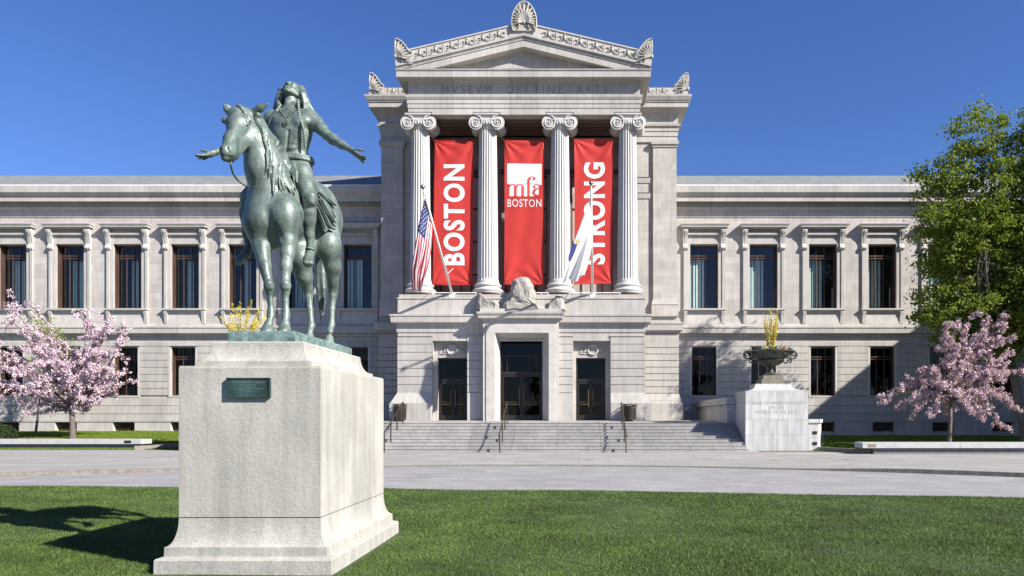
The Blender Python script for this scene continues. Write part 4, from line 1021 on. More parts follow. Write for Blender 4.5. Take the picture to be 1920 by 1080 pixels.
def hug(p, off, H=None):
    """push a point onto the horse's surface"""
    p = np.array(p, float); e = .01; H = H or horse_field
    for _ in range(6):
        q = np.stack([p, p+[e,0,0], p+[0,e,0], p+[0,0,e]]); d = H.at(q); g_ = (d[1:]-d[0])/e; g_ /= max(1e-6, np.linalg.norm(g_)); p = p - g_*(d[0]-off)
    return p
# mane: many strands over the near side of the neck
MN = Field(); r = random.Random(5)
crest = [hb(483, 234, 10.0), hb(491, 244, 10.06), hb(501, 258, 10.12), hb(514, 279, 10.2), hb(527, 300, 10.30), hb(540, 322, 10.38)]
def lerpc(c, t):
    t = t*(len(c)-1); i = min(int(t), len(c)-2); f = t-i; return np.array(c[i])*(1-f) + np.array(c[i+1])*f
ends = [(482, 258), (488, 285), (493, 302), (502, 340), (508, 366), (519, 398), (530, 372), (540, 384), (550, 370), (556, 374)]
for lay in (0, 1):
    N_ = 30 if lay == 0 else 62
    for i in range(N_):
        t = i/(N_-1); p = lerpc(crest, t); q_ = t*(len(ends)-1); i0 = min(int(q_), len(ends)-2); f = q_-i0
        ex = ends[i0][0]*(1-f) + ends[i0+1][0]*f; ey = ends[i0][1]*(1-f) + ends[i0+1][1]*f
        ey += r.uniform(-20, 3) if lay else -14; ex += r.uniform(-4, 3)
        e = np.array(hug(hb(ex, ey, 9.85 + .25*t), .012)); n_ = 9; ph = r.uniform(0, 6); pts = []; am = r.uniform(.008, .024)
        for j in range(n_):
            u = j/(n_-1); b_ = p*(1-u) + e*u + np.array([.05*math.sin(math.pi*u) + am*math.sin(ph+u*8), -.10*math.sin(math.pi*u), .05*math.sin(math.pi*u)])
            pts.append(tuple(hug(b_, (.004 if lay == 0 else .020 + .010*math.sin(i*2.4)))))
        w = .040 if lay == 0 else r.uniform(.015, .023)
        MN.chain(pts, [w*(1 - .92*max(0, (j/(n_-1)-.45)/.55)**1.3) for j in range(n_)], .018 if lay == 0 else .006)
for i in range(6):                                        # forelock swept to the near side
    o_ = (i-2.5)*2.0; pts = [tuple(hug(hb(x_ - o_*.5, y_ + o_*(.2+.14*q), Y_), .006 + .006*(i % 2))) for q, (x_, y_, Y_) in enumerate([(448, 198, 9.72), (455, 202, 9.68), (462, 208, 9.66), (468, 216, 9.68), (472, 225, 9.70)])]
    MN.chain(pts, [.013, .017, .017, .013, .005], .006)
mn = field_obj('mane', MN, .0085, M['patina'], horse, SO); mn.location = (0, 0, 0)
TL = Field()
for i in range(16):
    a = r.uniform(-1, 1); b_ = r.uniform(-1, 1); ph = r.uniform(0, 6)
    pts = [hb(600, 398, 11.93), hb(603 + 2*a, 425, 12.02 + .03*b_)] + [hb(602 + a*(6.5 if u < .8 else 4.5) + 1.6*math.sin(ph+u*5) + 1.5*u, 440 + 155*u*(1-.12*abs(a)), 11.98 + .06*b_ - .05*u) for u in (.1, .3, .5, .7, .88, 1.0)]
    TL.chain(pts, [.05, .045, .045, .045, .042, .036, .024, .008], .02)
tl = field_obj('tail', TL, .012, M['patina_dark'], horse, SO); tl.location = (0, 0, 0)
g = MB(); g.tube([hb(433, 303, 9.33), hb(433, 312, 9.35), hb(437, 325, 9.45), hb(445, 337, 9.55), hb(456, 346, 9.68), hb(467, 350, 9.78)], .013, 7)
g.tube([hb(467, 350, 9.78), hb(480, 352, 9.72), hb(500, 345, 9.70)], .011, 6) if 0 else None
rn = g.build('rein', M['patina_dark'], horse, smooth=True, origin=SO); rn.location = (0, 0, 0)

# ---- rider
R = Field()
R.c(hb(536, 309, 10.48), hb(562, 309, 10.50), .17, .17, .06, (1, .95, 1)); 
R.c(hb(548, 303, 10.50), hb(547, 283, 10.48), .165, .150, .08, (1.12, .9, 1)); R.c(hb(547, 283, 10.48), hb(546, 262, 10.46), .150, .180, .06, (1.2, .85, 1)); R.c(hb(546, 266, 10.46), hb(545, 240, 10.47), .185, .205, .06, (1.36, .82, 1))
R.c(hb(531, 248, 10.45), hb(530, 232, 10.46), .135, .135, .08, (1.1, .95, 1)); R.c(hb(561, 248, 10.45), hb(562, 230, 10.46), .14, .14, .08, (1.1, .95, 1))
R.c(hb(546, 252, 10.50), hb(546, 226, 10.53), .17, .17, .1)
R.c(hb(532, 232, 10.36), hb(520, 226, 10.38), .075, .06, .05); R.c(hb(562, 231, 10.35), hb(574, 227, 10.36), .08, .065, .05)    # pectorals
R.c(hb(512, 222, 10.54), hb(580, 220, 10.50), .105, .11, .07)
R.c(hb(526, 213, 10.47), hb(541, 211, 10.42), .022, .025, .03); R.c(hb(551, 211, 10.42), hb(574, 211, 10.44), .025, .022, .03)    # collar bones
R.c(hb(541, 246, 10.29), hb(537, 288, 10.335), .010, .010, .035, (1, 1, 1), True)                                    # mid line
R.e(hb(535.8, 281.5, 10.315), .014, .012, (1, 1, 1.2), True)
for i, (x_, z_) in enumerate(((549, 256), (548, 266), (546.5, 277))): R.e(hb(x_, z_, 10.34), .052, .02, (1, .6, .8)); R.e(hb(x_-16, z_, 10.345), .046, .02, (1, .6, .8))
for s, cx0 in ((1, 568), (-1, 521)):
    for i in range(3): R.c(hb(cx0 - s*4, 246+i*6, 10.35 + .01*i), hb(cx0 + s*6, 249+i*6, 10.40 + .01*i), .020, .018, .018)
R.c(hb(533, 212, 10.50), hb(538, 192, 10.44), .022, .018, .04); R.c(hb(557, 212, 10.50), hb(553, 194, 10.45), .022, .018, .04)   # neck cords
R.c(hb(546, 214, 10.52), hb(545, 190, 10.53), .110, .088, .05)
# head, tilted back
HC = Vector(hb(548, 173.5, 10.56)); Fv = Vector((-.16, -.70, .70)).normalized(); Rv = Vector((1, -.16, .06)).normalized(); Rv = (Rv - Fv*Rv.dot(Fv)).normalized(); Uv = Rv.cross(Fv).normalized()
if Uv.z < 0: Uv = -Uv
def hd_(r_, u, f): return tuple(HC + Rv*r_ + Uv*u + Fv*f)
R.c(hd_(0, .06, -.03), hd_(0, .01, .03), .132, .112, .05); R.c(hd_(0, -.02, .02), hd_(0, -.125, .062), .094, .042, .035); 
for s in (-1, 1):
    R.c(hd_(s*.083, -.06, -.02), hd_(s*.026, -.142, .082), .036, .024, .02); R.e(hd_(s*.062, -.022, .082), .030, .03); R.c(hd_(s*.018, .030, .128), hd_(s*.07, .028, .102), .017, .014, .018)
    R.e(hd_(s*.040, .003, .128), .019, .012, (1, 1, 1), True); R.e(hd_(s*.040, .003, .110), .0195, .006); R.c(hd_(s*.014, -.045, .150), hd_(s*.017, -.043, .140), .011, .012, .008)
    R.e(hd_(s*.112, -.005, -.01), .028, .01, (.6, 1, 1.2))
R.c(hd_(0, .02, .126), hd_(0, -.040, .152), .010, .015, .010); R.c(hd_(-.022, -.078, .128), hd_(.022, -.078, .128), .010, .010, .008); R.c(hd_(-.018, -.094, .120), hd_(.018, -.094, .120), .0115, .0115, .008)
R.c(hd_(-.024, -.086, .139), hd_(.024, -.086, .139), .0045, .0045, .004, (1, 1, 1), True); R.e(hd_(0, -.133, .100), .024, .02)
# arms
def arm(pts, rs, k=.03): R.chain([hb(*p) for p in pts], rs, k)
arm([(580, 222, 10.50), (592, 231, 10.44), (604, 243, 10.38)], [.118, .098, .082], .05); arm([(604, 243, 10.38), (614, 254, 10.33)], [.082, .064], .03)
arm([(614, 254, 10.33), (624, 261, 10.28), (640, 271, 10.20), (657, 280.5, 10.10)], [.068, .073, .056, .037], .03); R.c(hb(588, 222, 10.49), hb(598, 236, 10.42), .07, .05, .05)
arm([(512, 222, 10.55), (494, 231, 10.56), (474, 246, 10.56), (462, 257, 10.54)], [.105, .092, .075, .062], .04); arm([(462, 257, 10.54), (446, 266, 10.50), (427, 276, 10.44), (408, 284, 10.38)], [.068, .068, .052, .035], .03)
# hands: palm plus five separate bent fingers
def hand(wr, pc_, spread, up, fdir, side, Ls, thumb):
    wr = Vector(wr); pc_ = Vector(pc_); f = Vector(fdir).normalized(); sd = Vector(side).normalized(); up = Vector(up).normalized()
    for a in (-.032, -.011, .011, .032): R.c(tuple(wr + sd*a*.5), tuple(pc_ + sd*a + f*.045), .026, .023, .018)
    R.c(tuple(wr), tuple(pc_), .034, .030, .02)
    for i, a in enumerate((-.042, -.015, .013, .038)):
        b0 = pc_ + sd*a + f*.06; d1_ = (f + sd*(a*spread) + up*(.10 - .14*i)).normalized(); L = Ls[i]
        m1 = b0 + d1_*L*.45; d2 = (d1_ + up*(.22 if i < 2 else .06)).normalized(); m2 = m1 + d2*L*.32; d3 = (d2 + up*.18).normalized(); e_ = m2 + d3*L*.25
        R.c(tuple(b0), tuple(m1), .0165, .0150, .006); R.c(tuple(m1), tuple(m2), .0150, .0135, .005); R.c(tuple(m2), tuple(e_), .0135, .0105, .005)
    tb = wr + (pc_-wr)*.45 - sd*.035; t1 = tb + Vector(thumb[0])*.085; t2 = t1 + Vector(thumb[1])*.07
    R.c(tuple(tb), tuple(t1), .022, .0175, .012); R.c(tuple(t1), tuple(t2), .0165, .0115, .006)
w1 = Vector(hb(658, 281, 10.10)); p1 = Vector(hb(669, 290, 10.04)); f1 = (Vector(hb(684, 301, 9.98)) - p1)
hand(w1, p1, 1.3, (.15, -.25, 1), f1, (-.35, .9, -.10), (.115, .13, .125, .10), (Vector((.86, -.2, .1)).normalized(), Vector((.98, -.1, -.25)).normalized()))
w2 = Vector(hb(407, 284.5, 10.38)); p2 = Vector(hb(396, 290, 10.34)); f2 = (Vector(hb(378, 294, 10.28)) - p2)
hand(w2, p2, 1.3, (-.15, -.25, 1), f2, (.35, .9, .10), (.11, .125, .12, .095), (Vector((-.9, -.2, .1)).normalized(), Vector((-.9, -.1, .15)).normalized()))
# legs, bare, with moccasins
arm([(558, 310, 10.50), (565, 328, 10.40), (575, 352, 10.27), (582, 372, 10.16)], [.170, .150, .120, .096], .06)
R.c(hb(584, 368, 10.10), hb(584, 378, 10.10), .062, .055, .04)
arm([(582, 376, 10.16), (580, 398, 10.20), (579, 412, 10.24), (580, 440, 10.30), (581, 464, 10.34)], [.090, .085, .090, .062, .042], .04); R.c(hb(577, 400, 10.28), hb(579, 425, 10.32), .07, .06, .05)
R.c(hb(581, 464, 10.35), hb(580, 477, 10.36), .046, .055, .03); arm([(580, 477, 10.34), (578.5, 487, 10.22), (577, 493, 10.10)], [.062, .068, .062], .03); R.c(hb(575.5, 493.5, 10.05), hb(581, 493.5, 10.06), .05, .048, .03, (1.1, 1.1, .8))
arm([(534, 310, 10.50), (512, 325, 10.55), (484, 348, 10.48), (464, 370, 10.40)], [.17, .15, .12, .095], .05)
arm([(464, 370, 10.40), (462, 400, 10.48), (463, 435, 10.54), (466, 466, 10.56)], [.09, .09, .062, .044], .04); arm([(466, 466, 10.56), (462, 476, 10.55), (453, 485, 10.44), (446, 493, 10.34)], [.05, .06, .062, .045], .03)
rider = field_obj('rider', R, .0085, M['patina'], st, SO); rider.location = (0, 0, 0)
# hair falling behind the shoulders
HR = Field(); r = random.Random(8)
for i in range(34):
    a = (i/33 - .5)*2; th = a*math.radians(112)
    top = Vector(hd_(math.sin(th)*.10, .10 - .03*abs(a), -.02)) + Uv*.03
    s = 1 if a > 0 else -1; w = abs(a)
    q1 = Vector(hd_(math.sin(th)*.135, .045, -.05 + .05*w)); 
    sx = (572 if s > 0 else 521); 
    p3 = Vector(hb(548 + (sx-548)*(w**.6) + r.uniform(-2, 2), 186 + r.uniform(-3, 3), 10.74 - .20*w)); p4 = Vector(hb(548 + ((584 if s > 0 else 517)-548)*(w**.7) + r.uniform(-3, 3), 206 + r.uniform(-4, 6), 10.80 - .22*w)); p5 = Vector(hb(550 + ((590 if s > 0 else 520)-550)*(w**.8) + r.uniform(-3, 3), (232 if s > 0 else 216) + r.uniform(-6, 12), 10.82 - .12*w))
    HR.chain([tuple(top), tuple(q1), tuple(p3), tuple(p4), tuple(p5)], [.020, .030, .030, .026, .008], .012)
HR.chain([hd_(.03, .11, .02), hb(563, 168, 10.60), hb(569, 180, 10.58)], [.05, .06, .06], .03)
HR.chain([hd_(-.05, .10, .02), hb(530, 172, 10.60), hb(524, 190, 10.60), hb(520, 205, 10.60)], [.05, .06, .06, .05], .03)
HR.chain([hd_(.115, .05, .01), hb(567, 178, 10.55), hb(573, 191, 10.56), hb(580, 207, 10.60), hb(585, 222, 10.68)], [.045, .055, .060, .050, .02], .02)
HR.chain([hd_(-.115, .05, .0), hb(526, 178, 10.52), hb(522, 190, 10.50), hb(523, 203, 10.48)], [.04, .048, .042, .02], .02)
for i in range(12):
    u = i/11; HR.chain([hd_(.10+.03*u, .06-.05*u, .03-.03*u), hb(566+4*u, 177, 10.50+.03*u), hb(570+7*u, 192, 10.49+.05*u), hb(570+14*u, 209+3*math.sin(i*2), 10.50+.09*u), hb(572+17*u, 222+8*math.sin(i*5), 10.56+.08*u)], [.012, .015, .016, .015, .005], .005)
HR.c(hd_(0, .085, -.06), hd_(0, .01, -.07), .13, .12, .03); HR.c(hd_(0, .02, -.08), hb(551, 205, 10.76), .12, .13, .04)
hair = field_obj('hair', HR, .010, M['patina'], rider, SO); hair.location = (0, 0, 0)
BR = Field()
def braid(pts, n, r0):
    P_ = [hb(*q) for q in pts]
    for h_ in (0, 1):
        c_ = [tuple(lerpc(P_, i/(n-1)) + np.array([math.sin(i*.95 + h_*math.pi)*r0*.62, math.cos(i*.95 + h_*math.pi)*r0*.62, 0])) for i in range(n)]
        BR.chain(c_, [r0*.72*(1-.35*i/n) for i in range(n)], .003)
braid([(559, 188, 10.44), (560, 205, 10.38), (563, 222, 10.30), (568, 238, 10.27), (571, 256, 10.29), (572, 275, 10.32)], 64, .0185)
braid([(526, 196, 10.42), (519, 208, 10.36), (511, 219, 10.36), (506, 228, 10.36), (505, 238, 10.38)], 34, .020)
bd = field_obj('braid', BR, .0065, M['patina'], rider, SO); bd.location = (0, 0, 0)
g = MB()
pts = [tuple(hug(q, .008, R)) for q in [hb(526, 204, 10.40), hb(527, 211, 10.37), hb(532, 219, 10.32), hb(537, 222, 10.30), hb(545, 218, 10.32), hb(553, 211, 10.36), hb(557, 206, 10.39)]]
for i in range(len(pts)-1):
    a, b = Vector(pts[i]), Vector(pts[i+1]); n = max(2, int((b-a).length/.022))
    for j in range(n): g.ball(a + (b-a)*j/n, .0115, 6, 4)
cx = Vector(hug(hb(536, 227.5, 10.24), .012, R)); g.tube([cx + Vector((math.cos(t)*.030, -.01, math.sin(t)*.030)) for t in [i*.45 for i in range(15)]], .008, 5); g.ball(cx, .013, 6, 4)
nk = g.build('necklace', M['patina'], rider, smooth=True, origin=SO); nk.location = (0, 0, 0)
# belt, breechcloth and feather trailer
CL = Field(); n = 40; ring = []; ring2 = []
for i in range(n+1):
    t = 2*math.pi*i/n; c_ = Vector(hb(549, 297.5, 10.50))
    for z_, L_ in ((0, ring), (-.045, ring2)): q = hug(tuple(c_ + Vector((math.cos(t)*.28, math.sin(t)*.26, z_ + .01*math.sin(t*2)))), .012, R); q[2] = c_.z + z_ + .01*math.sin(t*2); L_.append(tuple(q))
CL.chain(ring, [.019]*(n+1), .010); CL.chain(ring2, [.023]*(n+1), .010)
for i in range(9):
    u = i/8; a = hug(hb(527 + 24*u, 303, 10.28), .012, R); b_ = hug(hb(533 + 19*u, 317 + 5*math.sin(u*3), 10.15), .014, R); c_ = hug(hb(541 + 10*u + 1*math.sin(i*2), 331 + 8*u, 10.12), .012, R)
    CL.chain([tuple(a), tuple(b_), tuple(c_)], [.018, .022 + .008*(i % 2), .010], .014)
CL.chain([hb(540, 306, 10.30), hb(548, 322, 10.22), hb(552, 345, 10.12), hb(556, 362, 10.02)], [.010, .010, .009, .008], .006)
for ax_, ay, Y_ in ((581, 467, 10.34), (466, 466, 10.56)):
    AK = Field(); c_ = Vector(hb(ax_, ay, Y_)); AK.chain([tuple(c_ + Vector((math.cos(t)*.052, math.sin(t)*.055, .006*math.sin(3*t)))) for t in [i*math.pi/7 for i in range(15)]], [.012]*15, .006); ak = field_obj('ankle_lace', AK, .007, M['patina'], rider, SO); ak.location = (0, 0, 0)
cl = field_obj('breechcloth', CL, .0085, M['patina'], rider, SO); cl.location = (0, 0, 0)
def hugm(p, off): return Vector(hug(tuple(p), off))
tips = [(630, 386), (629, 408), (628, 426), (625, 436), (613, 446), (599, 420), (622, 418)]; starts = [(600, 358), (598, 366), (598, 374), (598, 382), (597, 388), (595, 372), (598, 370)]
for i, ((tx, ty), (sx, sy)) in enumerate(zip(tips, starts)):
    g = MB(); n = 9; rows = []
    A = Vector(hb(sx, sy, 10.80)); B = Vector(hb(tx, ty, 11.22)); side = Vector((.72, .1, .55)) if i != 5 else Vector((1, 0, 0))
    for j in range(n):
        u = j/(n-1); c_ = A + (B-A)*u; w = .072*(math.sin(math.pi*min(1, u*.93+.07))**.6)*(1 if u < .97 else .25) + .004
        base = hugm(c_, .05 + .006*i); l_ = hugm(c_ - side*w, .035 + .006*i); r_ = hugm(c_ + side*w, .035+.006*i); rows.append((l_, base, r_))
    vs = []; fs = []
    for (l_, m_, r_) in rows: vs += [l_, m_, r_, r_ + (m_-r_)*.1 - Vector((0, -.012, 0)), l_ + (m_-l_)*.1 - Vector((0, -.012, 0))]
    for j in range(n-1):
        a = 5*j
        for q in range(5): fs.append((a+q, a+(q+1) % 5, a+5+(q+1) % 5, a+5+q))
    fs.append((0,1,2,3,4)); a = 5*(n-1); fs.append((a+4, a+3, a+2, a+1, a)); g.add(vs, fs)
    g.tube([m_ + Vector((0, -.004, .002)) for (_, m_, _) in rows], [.009*(1-.07*q) for q in range(n)], 5)
    fo = g.build('feather', M['patina'], rider, smooth=True, origin=SO); fo.location = (0, 0, 0)
# ---------------------------------------------------------------- steps, landing, side walls
h0 = 0.0; NR = 9; RT = 1.35; rh = RT/NR; y0s = 35.0; tr = .345
SX0, SX1 = -13.9, 7.95
g = MB(); prof = []; 
vs = [];  pts = [(y0s, -.2)]
for i in range(NR):
    pts += [(y0s + i*tr, (i+1)*rh - .02), (y0s + i*tr - .02, (i+1)*rh - .018), (y0s + i*tr - .02, (i+1)*rh)]
    if i < NR-1: pts.append((y0s + (i+1)*tr, (i+1)*rh))
pts += [(y0s+NR*tr+.9, RT+.0), (YF-.3, RT+.11), (YF+1.2, RT+.11), (YF+1.2, -.2)]
k_ = len(pts)
lx = [SX0 + (SX1-SX0)*i/40 for i in range(41)]
steps = MB(); 
for (xa, xb) in ((SX0, SX1),): steps.prismx(pts[::-1], xa, xb)
so_ = steps.build('entrance_steps', M['granite_step']); tag(so_, 'nine broad grey granite steps rising to the portico doors', 'steps')
g = MB(); g.box(SX0-4, PL-.45, YF-.3, YW+.3, .3, RT+.108); g.box(PR+.45, 8.0, YF-.3, YW+.3, .3, RT+.108); ld = g.build('landing', M['granite_step']); tag(ld, kind='structure')
# parapet walls that flank the landing
def parapet(x0, x1, lab, flip):
    t = empty('parapet_wall', ((x0+x1)/2, 38.0, 0), lab, 'wall')
    g = MB(); zt = Z(745, 38.0); zm = Z(768, 38); 
    g.box(x0, x1, 38.05, YW+.2, .2, zm-.02); g.box(x0+.06, x1-.06, 38.6, YW+.2, zm-.02, zt-.38); g.box(x0-.02, x1+.02, 38.0, 38.62, zm-.02, zt-.38)
    o = g.build('wall_body', M['granite_white'], t, origin=tuple(t.location)); o.location = (0, 0, 0)
    g = MB(); g.box(x0-.05, x1+.05, 37.96, YW+.2, zt-.36, zt-.20); g.box(x0-.01, x1+.01, 38.0, YW+.2, zt-.20, zt)
    o = g.build('coping', M['granite_white'], t, origin=tuple(t.location)); o.location = (0, 0, 0)
parapet(X(1363, 38), X(1363, 38)+.85, 'white stone parapet wall running back from the steps behind the flower urn', 0)
parapet(2*XC - X(1363, 38) - .85, 2*XC - X(1363, 38), 'white stone parapet wall on the left of the landing, behind the statue pedestal', 1)

# ---- handrails
def rail(px_b, px_t, lab):
    xb = X(px_b, y0s - .1); n = 4
    t = empty('handrail', (xb, y0s, 0), lab, 'handrail', 'bronze handrails on the entrance steps'); L = Vector(t.location)
    yb, yt = y0s-.35, y0s + NR*tr + .05
    def zg(y): return rh*max(0, min(NR, math.floor((y-y0s)/tr)+1))
    def zr(y): return .95 + max(0, (y-y0s+.2))/tr*rh*.97
    g = MB(); P_ = [Vector((xb, yb-.25, .72)), Vector((xb, yb-.3, .86)), Vector((xb, yb-.18, .94)), Vector((xb, yb, zr(yb))), Vector((xb, y0s, zr(y0s))), Vector((xb, yt, zr(yt))), Vector((xb, yt+.30, zr(yt)+.02)), Vector((xb, yt+.36, zr(yt)-.10))]
    g.tube([p-L for p in P_], .034, 8)
    g.build('top_rail', M['rail'], t, smooth=True)
    for i in range(n):
        y = yb + (yt+.15-yb)*i/(n-1); g = MB(); z0 = zg(y) if y > y0s else 0
        g.box(xb-L.x-.026, xb-L.x+.026, y-L.y-.026, y-L.y+.026, z0-.01, zr(y)-.01); g.box(xb-L.x-.05, xb-L.x+.05, y-L.y-.05, y-L.y+.05, z0, z0+.02); g.build('post', M['rail'], t)
    return t
rail(938, 952, 'bronze handrail on the steps in front of the central door'); rail(1173, 1165, 'bronze handrail on the steps beside the right litter bin'); rail(723, 742, 'bronze handrail on the steps next to the statue pedestal, near the left litter bin')
# ---- litter bins
def bin_(px, Y, lab):
    t = empty('litter_bin', (X(px, Y), Y, RT+.10), lab, 'litter bin', 'slatted litter bins by the doors')
    g = MB(); n = 22; r = .33
    for i in range(n):
        a = 2*math.pi*i/n; x, y = math.cos(a)*r, math.sin(a)*r; dx, dy = -math.sin(a)*.028, math.cos(a)*.028
        g.add([(x-dx, y-dy, .05), (x+dx, y+dy, .05), (x*1.04+dx, y*1.04+dy, .66), (x*1.04-dx, y*1.04-dy, .66), (x*.95-dx, y*.95-dy, .05), (x*.95+dx, y*.95+dy, .05), (x*.99+dx, y*.99+dy, .66), (x*.99-dx, y*.99-dy, .66)],
              [(0,1,2,3), (7,6,5,4), (0,4,5,1), (1,5,6,2), (2,6,7,3), (3,7,4,0)])
    for z in (.07, .60): g.tube([(math.cos(a)*r*1.0, math.sin(a)*r*1.0, z) for a in [i*math.pi/12 for i in range(25)]], .02, 5)
    g.build('slatted_body', M['bin'], t)
    g = MB(); g.tube([(math.cos(a)*.36, math.sin(a)*.36, .87) for a in [i*math.pi/12 for i in range(25)]], .03, 6); g.tube([(math.cos(a)*.35, math.sin(a)*.35, .68) for a in [i*math.pi/12 for i in range(25)]], .025, 6)
    for i in range(14):
        a = 2*math.pi*i/14; c = Vector((math.cos(a)*.355, math.sin(a)*.355, .775)); tx = Vector((-math.sin(a), math.cos(a), 0))
        g.tube([c + tx*math.cos(b)*.06 + Vector((0, 0, math.sin(b)*.085)) for b in [j*math.pi/5 for j in range(11)]], .012, 4)
    g.build('rim', M['bin'], t)
    g = MB(); g.lathe((0, 0, 0), [(.27, .04), (.29, .80), (.28, .80), (.26, .08)], 20); g.build('liner', mat('black_liner', (.012, .012, .013), .6), t)
bin_(1181, 40.25, 'dark slatted litter bin to the right of the right-hand door'); bin_(750, 40.25, 'dark slatted litter bin at the left end of the landing')

# ---- urn pedestals with planted urns
def urn_set(xc, labs, seed, tall):
    yq0, yq1 = 35.6, 38.0; w = 1.49; zb_ = .15; zt = Z(733, yq0)
    t = empty('urn_pedestal', (xc, (yq0+yq1)/2, zb_), labs[0], 'pedestal', 'white granite blocks at the ends of the steps'); L = Vector(t.location)
    g = MB(); g.box(-w, w, yq0-L.y, yq1-L.y, -.3, zt-L.z); g.box(-w-.012, w+.012, yq0-L.y-.012, yq1-L.y+.012, -.3, .16)
    g.build('stone_block', M['granite_white'], t)
    g = MB(); pr = [(-.20, zt-L.z+.002), (-.20, zt-L.z+.05)] + [(-.20-.42*math.sin(i/8*math.pi/2), zt-L.z+.05+.30*(1-math.cos(i/8*math.pi/2))) for i in range(1, 9)] + [(-.62, zt-L.z+.37)]
    g.ring4(-w, w, yq0-L.y, yq1-L.y, pr); g.build('cove_cap', M['granite_white'], t)
    if seed == 1:
        g = MB(); s = F/yq0
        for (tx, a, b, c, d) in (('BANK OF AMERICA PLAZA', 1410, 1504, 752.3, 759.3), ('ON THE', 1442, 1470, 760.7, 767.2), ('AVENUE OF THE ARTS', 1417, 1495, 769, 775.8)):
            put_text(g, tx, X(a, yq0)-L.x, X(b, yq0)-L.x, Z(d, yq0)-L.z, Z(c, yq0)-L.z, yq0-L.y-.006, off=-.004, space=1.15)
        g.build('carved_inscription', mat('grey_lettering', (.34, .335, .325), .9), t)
    zu = zt + .37; yu = 36.8
    u = empty('garden_urn', (xc, yu, zu), labs[1], 'urn', 'bronze urns on the step pedestals')
    g = MB(); g.box(-.56, .56, -.56, .56, 0, .22); g.box(-.46, .46, -.46, .46, .22, .42); g.build('urn_plinth', mat('mossy_urn_plinth', (.17, .155, .12), .85, var=.3, vscale=7), u)
    g = MB(); n = 48
    def fl(tt, z): return 1 + (.045*abs(math.sin(tt*10)) if .95 < z < 1.22 else 0)
    g.lathe((0,0,0), [(.34, .42), (.36, .46), (.30, .52), (.18, .60), (.15, .70), (.17, .82), (.24, .88), (.30, .92), (.45, .98), (.60, 1.08), (.66, 1.17), (.64, 1.22), (.70, 1.25), (.86, 1.36), (1.0, 1.47), (1.08, 1.55), (1.14, 1.57), (1.15, 1.61), (1.10, 1.63), (1.04, 1.56), (.5, 1.50)], 60, fl=fl)
    g.build('bowl', patina('urn_bronze', (.045, .05, .042), (.10, .105, .085), (.02, .022, .018), 1.3), u, smooth=True, angle=35)
    for s_ in (-1, 1):
        g = MB()
        for R_, cx_, cz_, a0, a1 in ((.20, 1.12, 1.46, -2.6, 2.4), (.10, 1.15, 1.48, -2, 3.6), (.13, .92, 1.18, -1.4, 2.6)):
            g.tube([(s_*(cx_ + math.cos(a0+(a1-a0)*i/12)*R_), 0, cz_ + math.sin(a0+(a1-a0)*i/12)*R_) for i in range(13)], .04, 6)
        g.tube([(s_*.66, 0, 1.05), (s_*.80, 0, 1.06), (s_*.98, 0, 1.25), (s_*1.02, 0, 1.45)], .045, 6)
        g.build('urn_handle', bpy.data.materials['urn_bronze'], u, smooth=True)
    r = random.Random(seed)
    # bedding plants
    bp = empty('bedding_plants', (xc, yu, zu+1.55), labs[2], 'flowers', 'low planting in the urns')
    for (nm, cnt, sz, mm, rr0, z0, z1) in (('kale_leaf_mass', 300, .085, M['kale'], (.1, 1.15), .0, .24), ('orange_flower', 26, .055, M['orangef'], (0, .24), .15, .32), ('yellow_flower', 20, .05, M['yellowf'], (0, .22), .12, .27), ('green_leaf_mass', 130, .07, M['leafg'], (.1, 1.1), .03, .22)):
        g = MB()
        for i in range(cnt):
            a = r.uniform(0, 6.28); q = r.uniform(*rr0); x, y = math.cos(a)*q, math.sin(a)*q*.9; z = r.uniform(z0, z1)
            if nm == 'orange_flower': x += .55*1.0; y -= .45
            if nm == 'yellow_flower': x -= .38; y -= .6
            if nm == 'kale_leaf_mass' and q > .95: z -= .16
            leafq(g, (x, y, z), sz*r.uniform(.7, 1.3), r)
        g.build(nm, mm, bp)
    f = empty('forsythia_branches', (xc, yu, zu+1.6), labs[3], 'shrub', 'yellow forsythia in the urns')
    stem = MB(); fm = MB()
    nb = 24 if tall else 24
    for i in range(nb):
        a = r.uniform(0, 6.28); sp = (.30 if tall else 1.25)*r.uniform(.3, 1); H_ = r.uniform(1.3, 2.25) if tall else r.uniform(1.3, 2.75)*(1.08-.22*sp)
        bx, by = math.cos(a)*.12, math.sin(a)*.12; pts_ = []
        for j in range(7): u_ = j/6; pts_.append(Vector((bx + math.cos(a)*sp*u_**1.3 + r.uniform(-.02, .02), by + math.sin(a)*sp*.6*u_**1.3, H_*u_**.9)))
        stem.tube(pts_, .014, 4, r2=.005)
        for j in range(48 if tall else 120):
            u_ = r.uniform(.08, 1); k = min(5, int(u_*6)); p = pts_[k].lerp(pts_[k+1], u_*6-k) + Vector((r.gauss(0, .035), r.gauss(0, .035), r.gauss(0, .03)))
            leafq(fm, p, .040*r.uniform(.6, 1.3), r)
    stem.build('stems', M['twig'], f); fm.build('blossom', M['forsy'], f)
def leafq(g, p, s, r):
    """one small folded leaf or petal, random direction"""
    n = Vector((r.gauss(0, 1), r.gauss(0, 1), r.gauss(0, 1))).normalized(); a = n.orthogonal().normalized(); b = n.cross(a); th = r.uniform(0, 6.28)
    u = a*math.cos(th) + b*math.sin(th); v = n.cross(u); p = Vector(p)
    g.add([p-u*s, p-v*s*.55+n*s*.18, p+u*s, p+v*s*.55+n*s*.18], [(0,1,2), (0,2,3)])
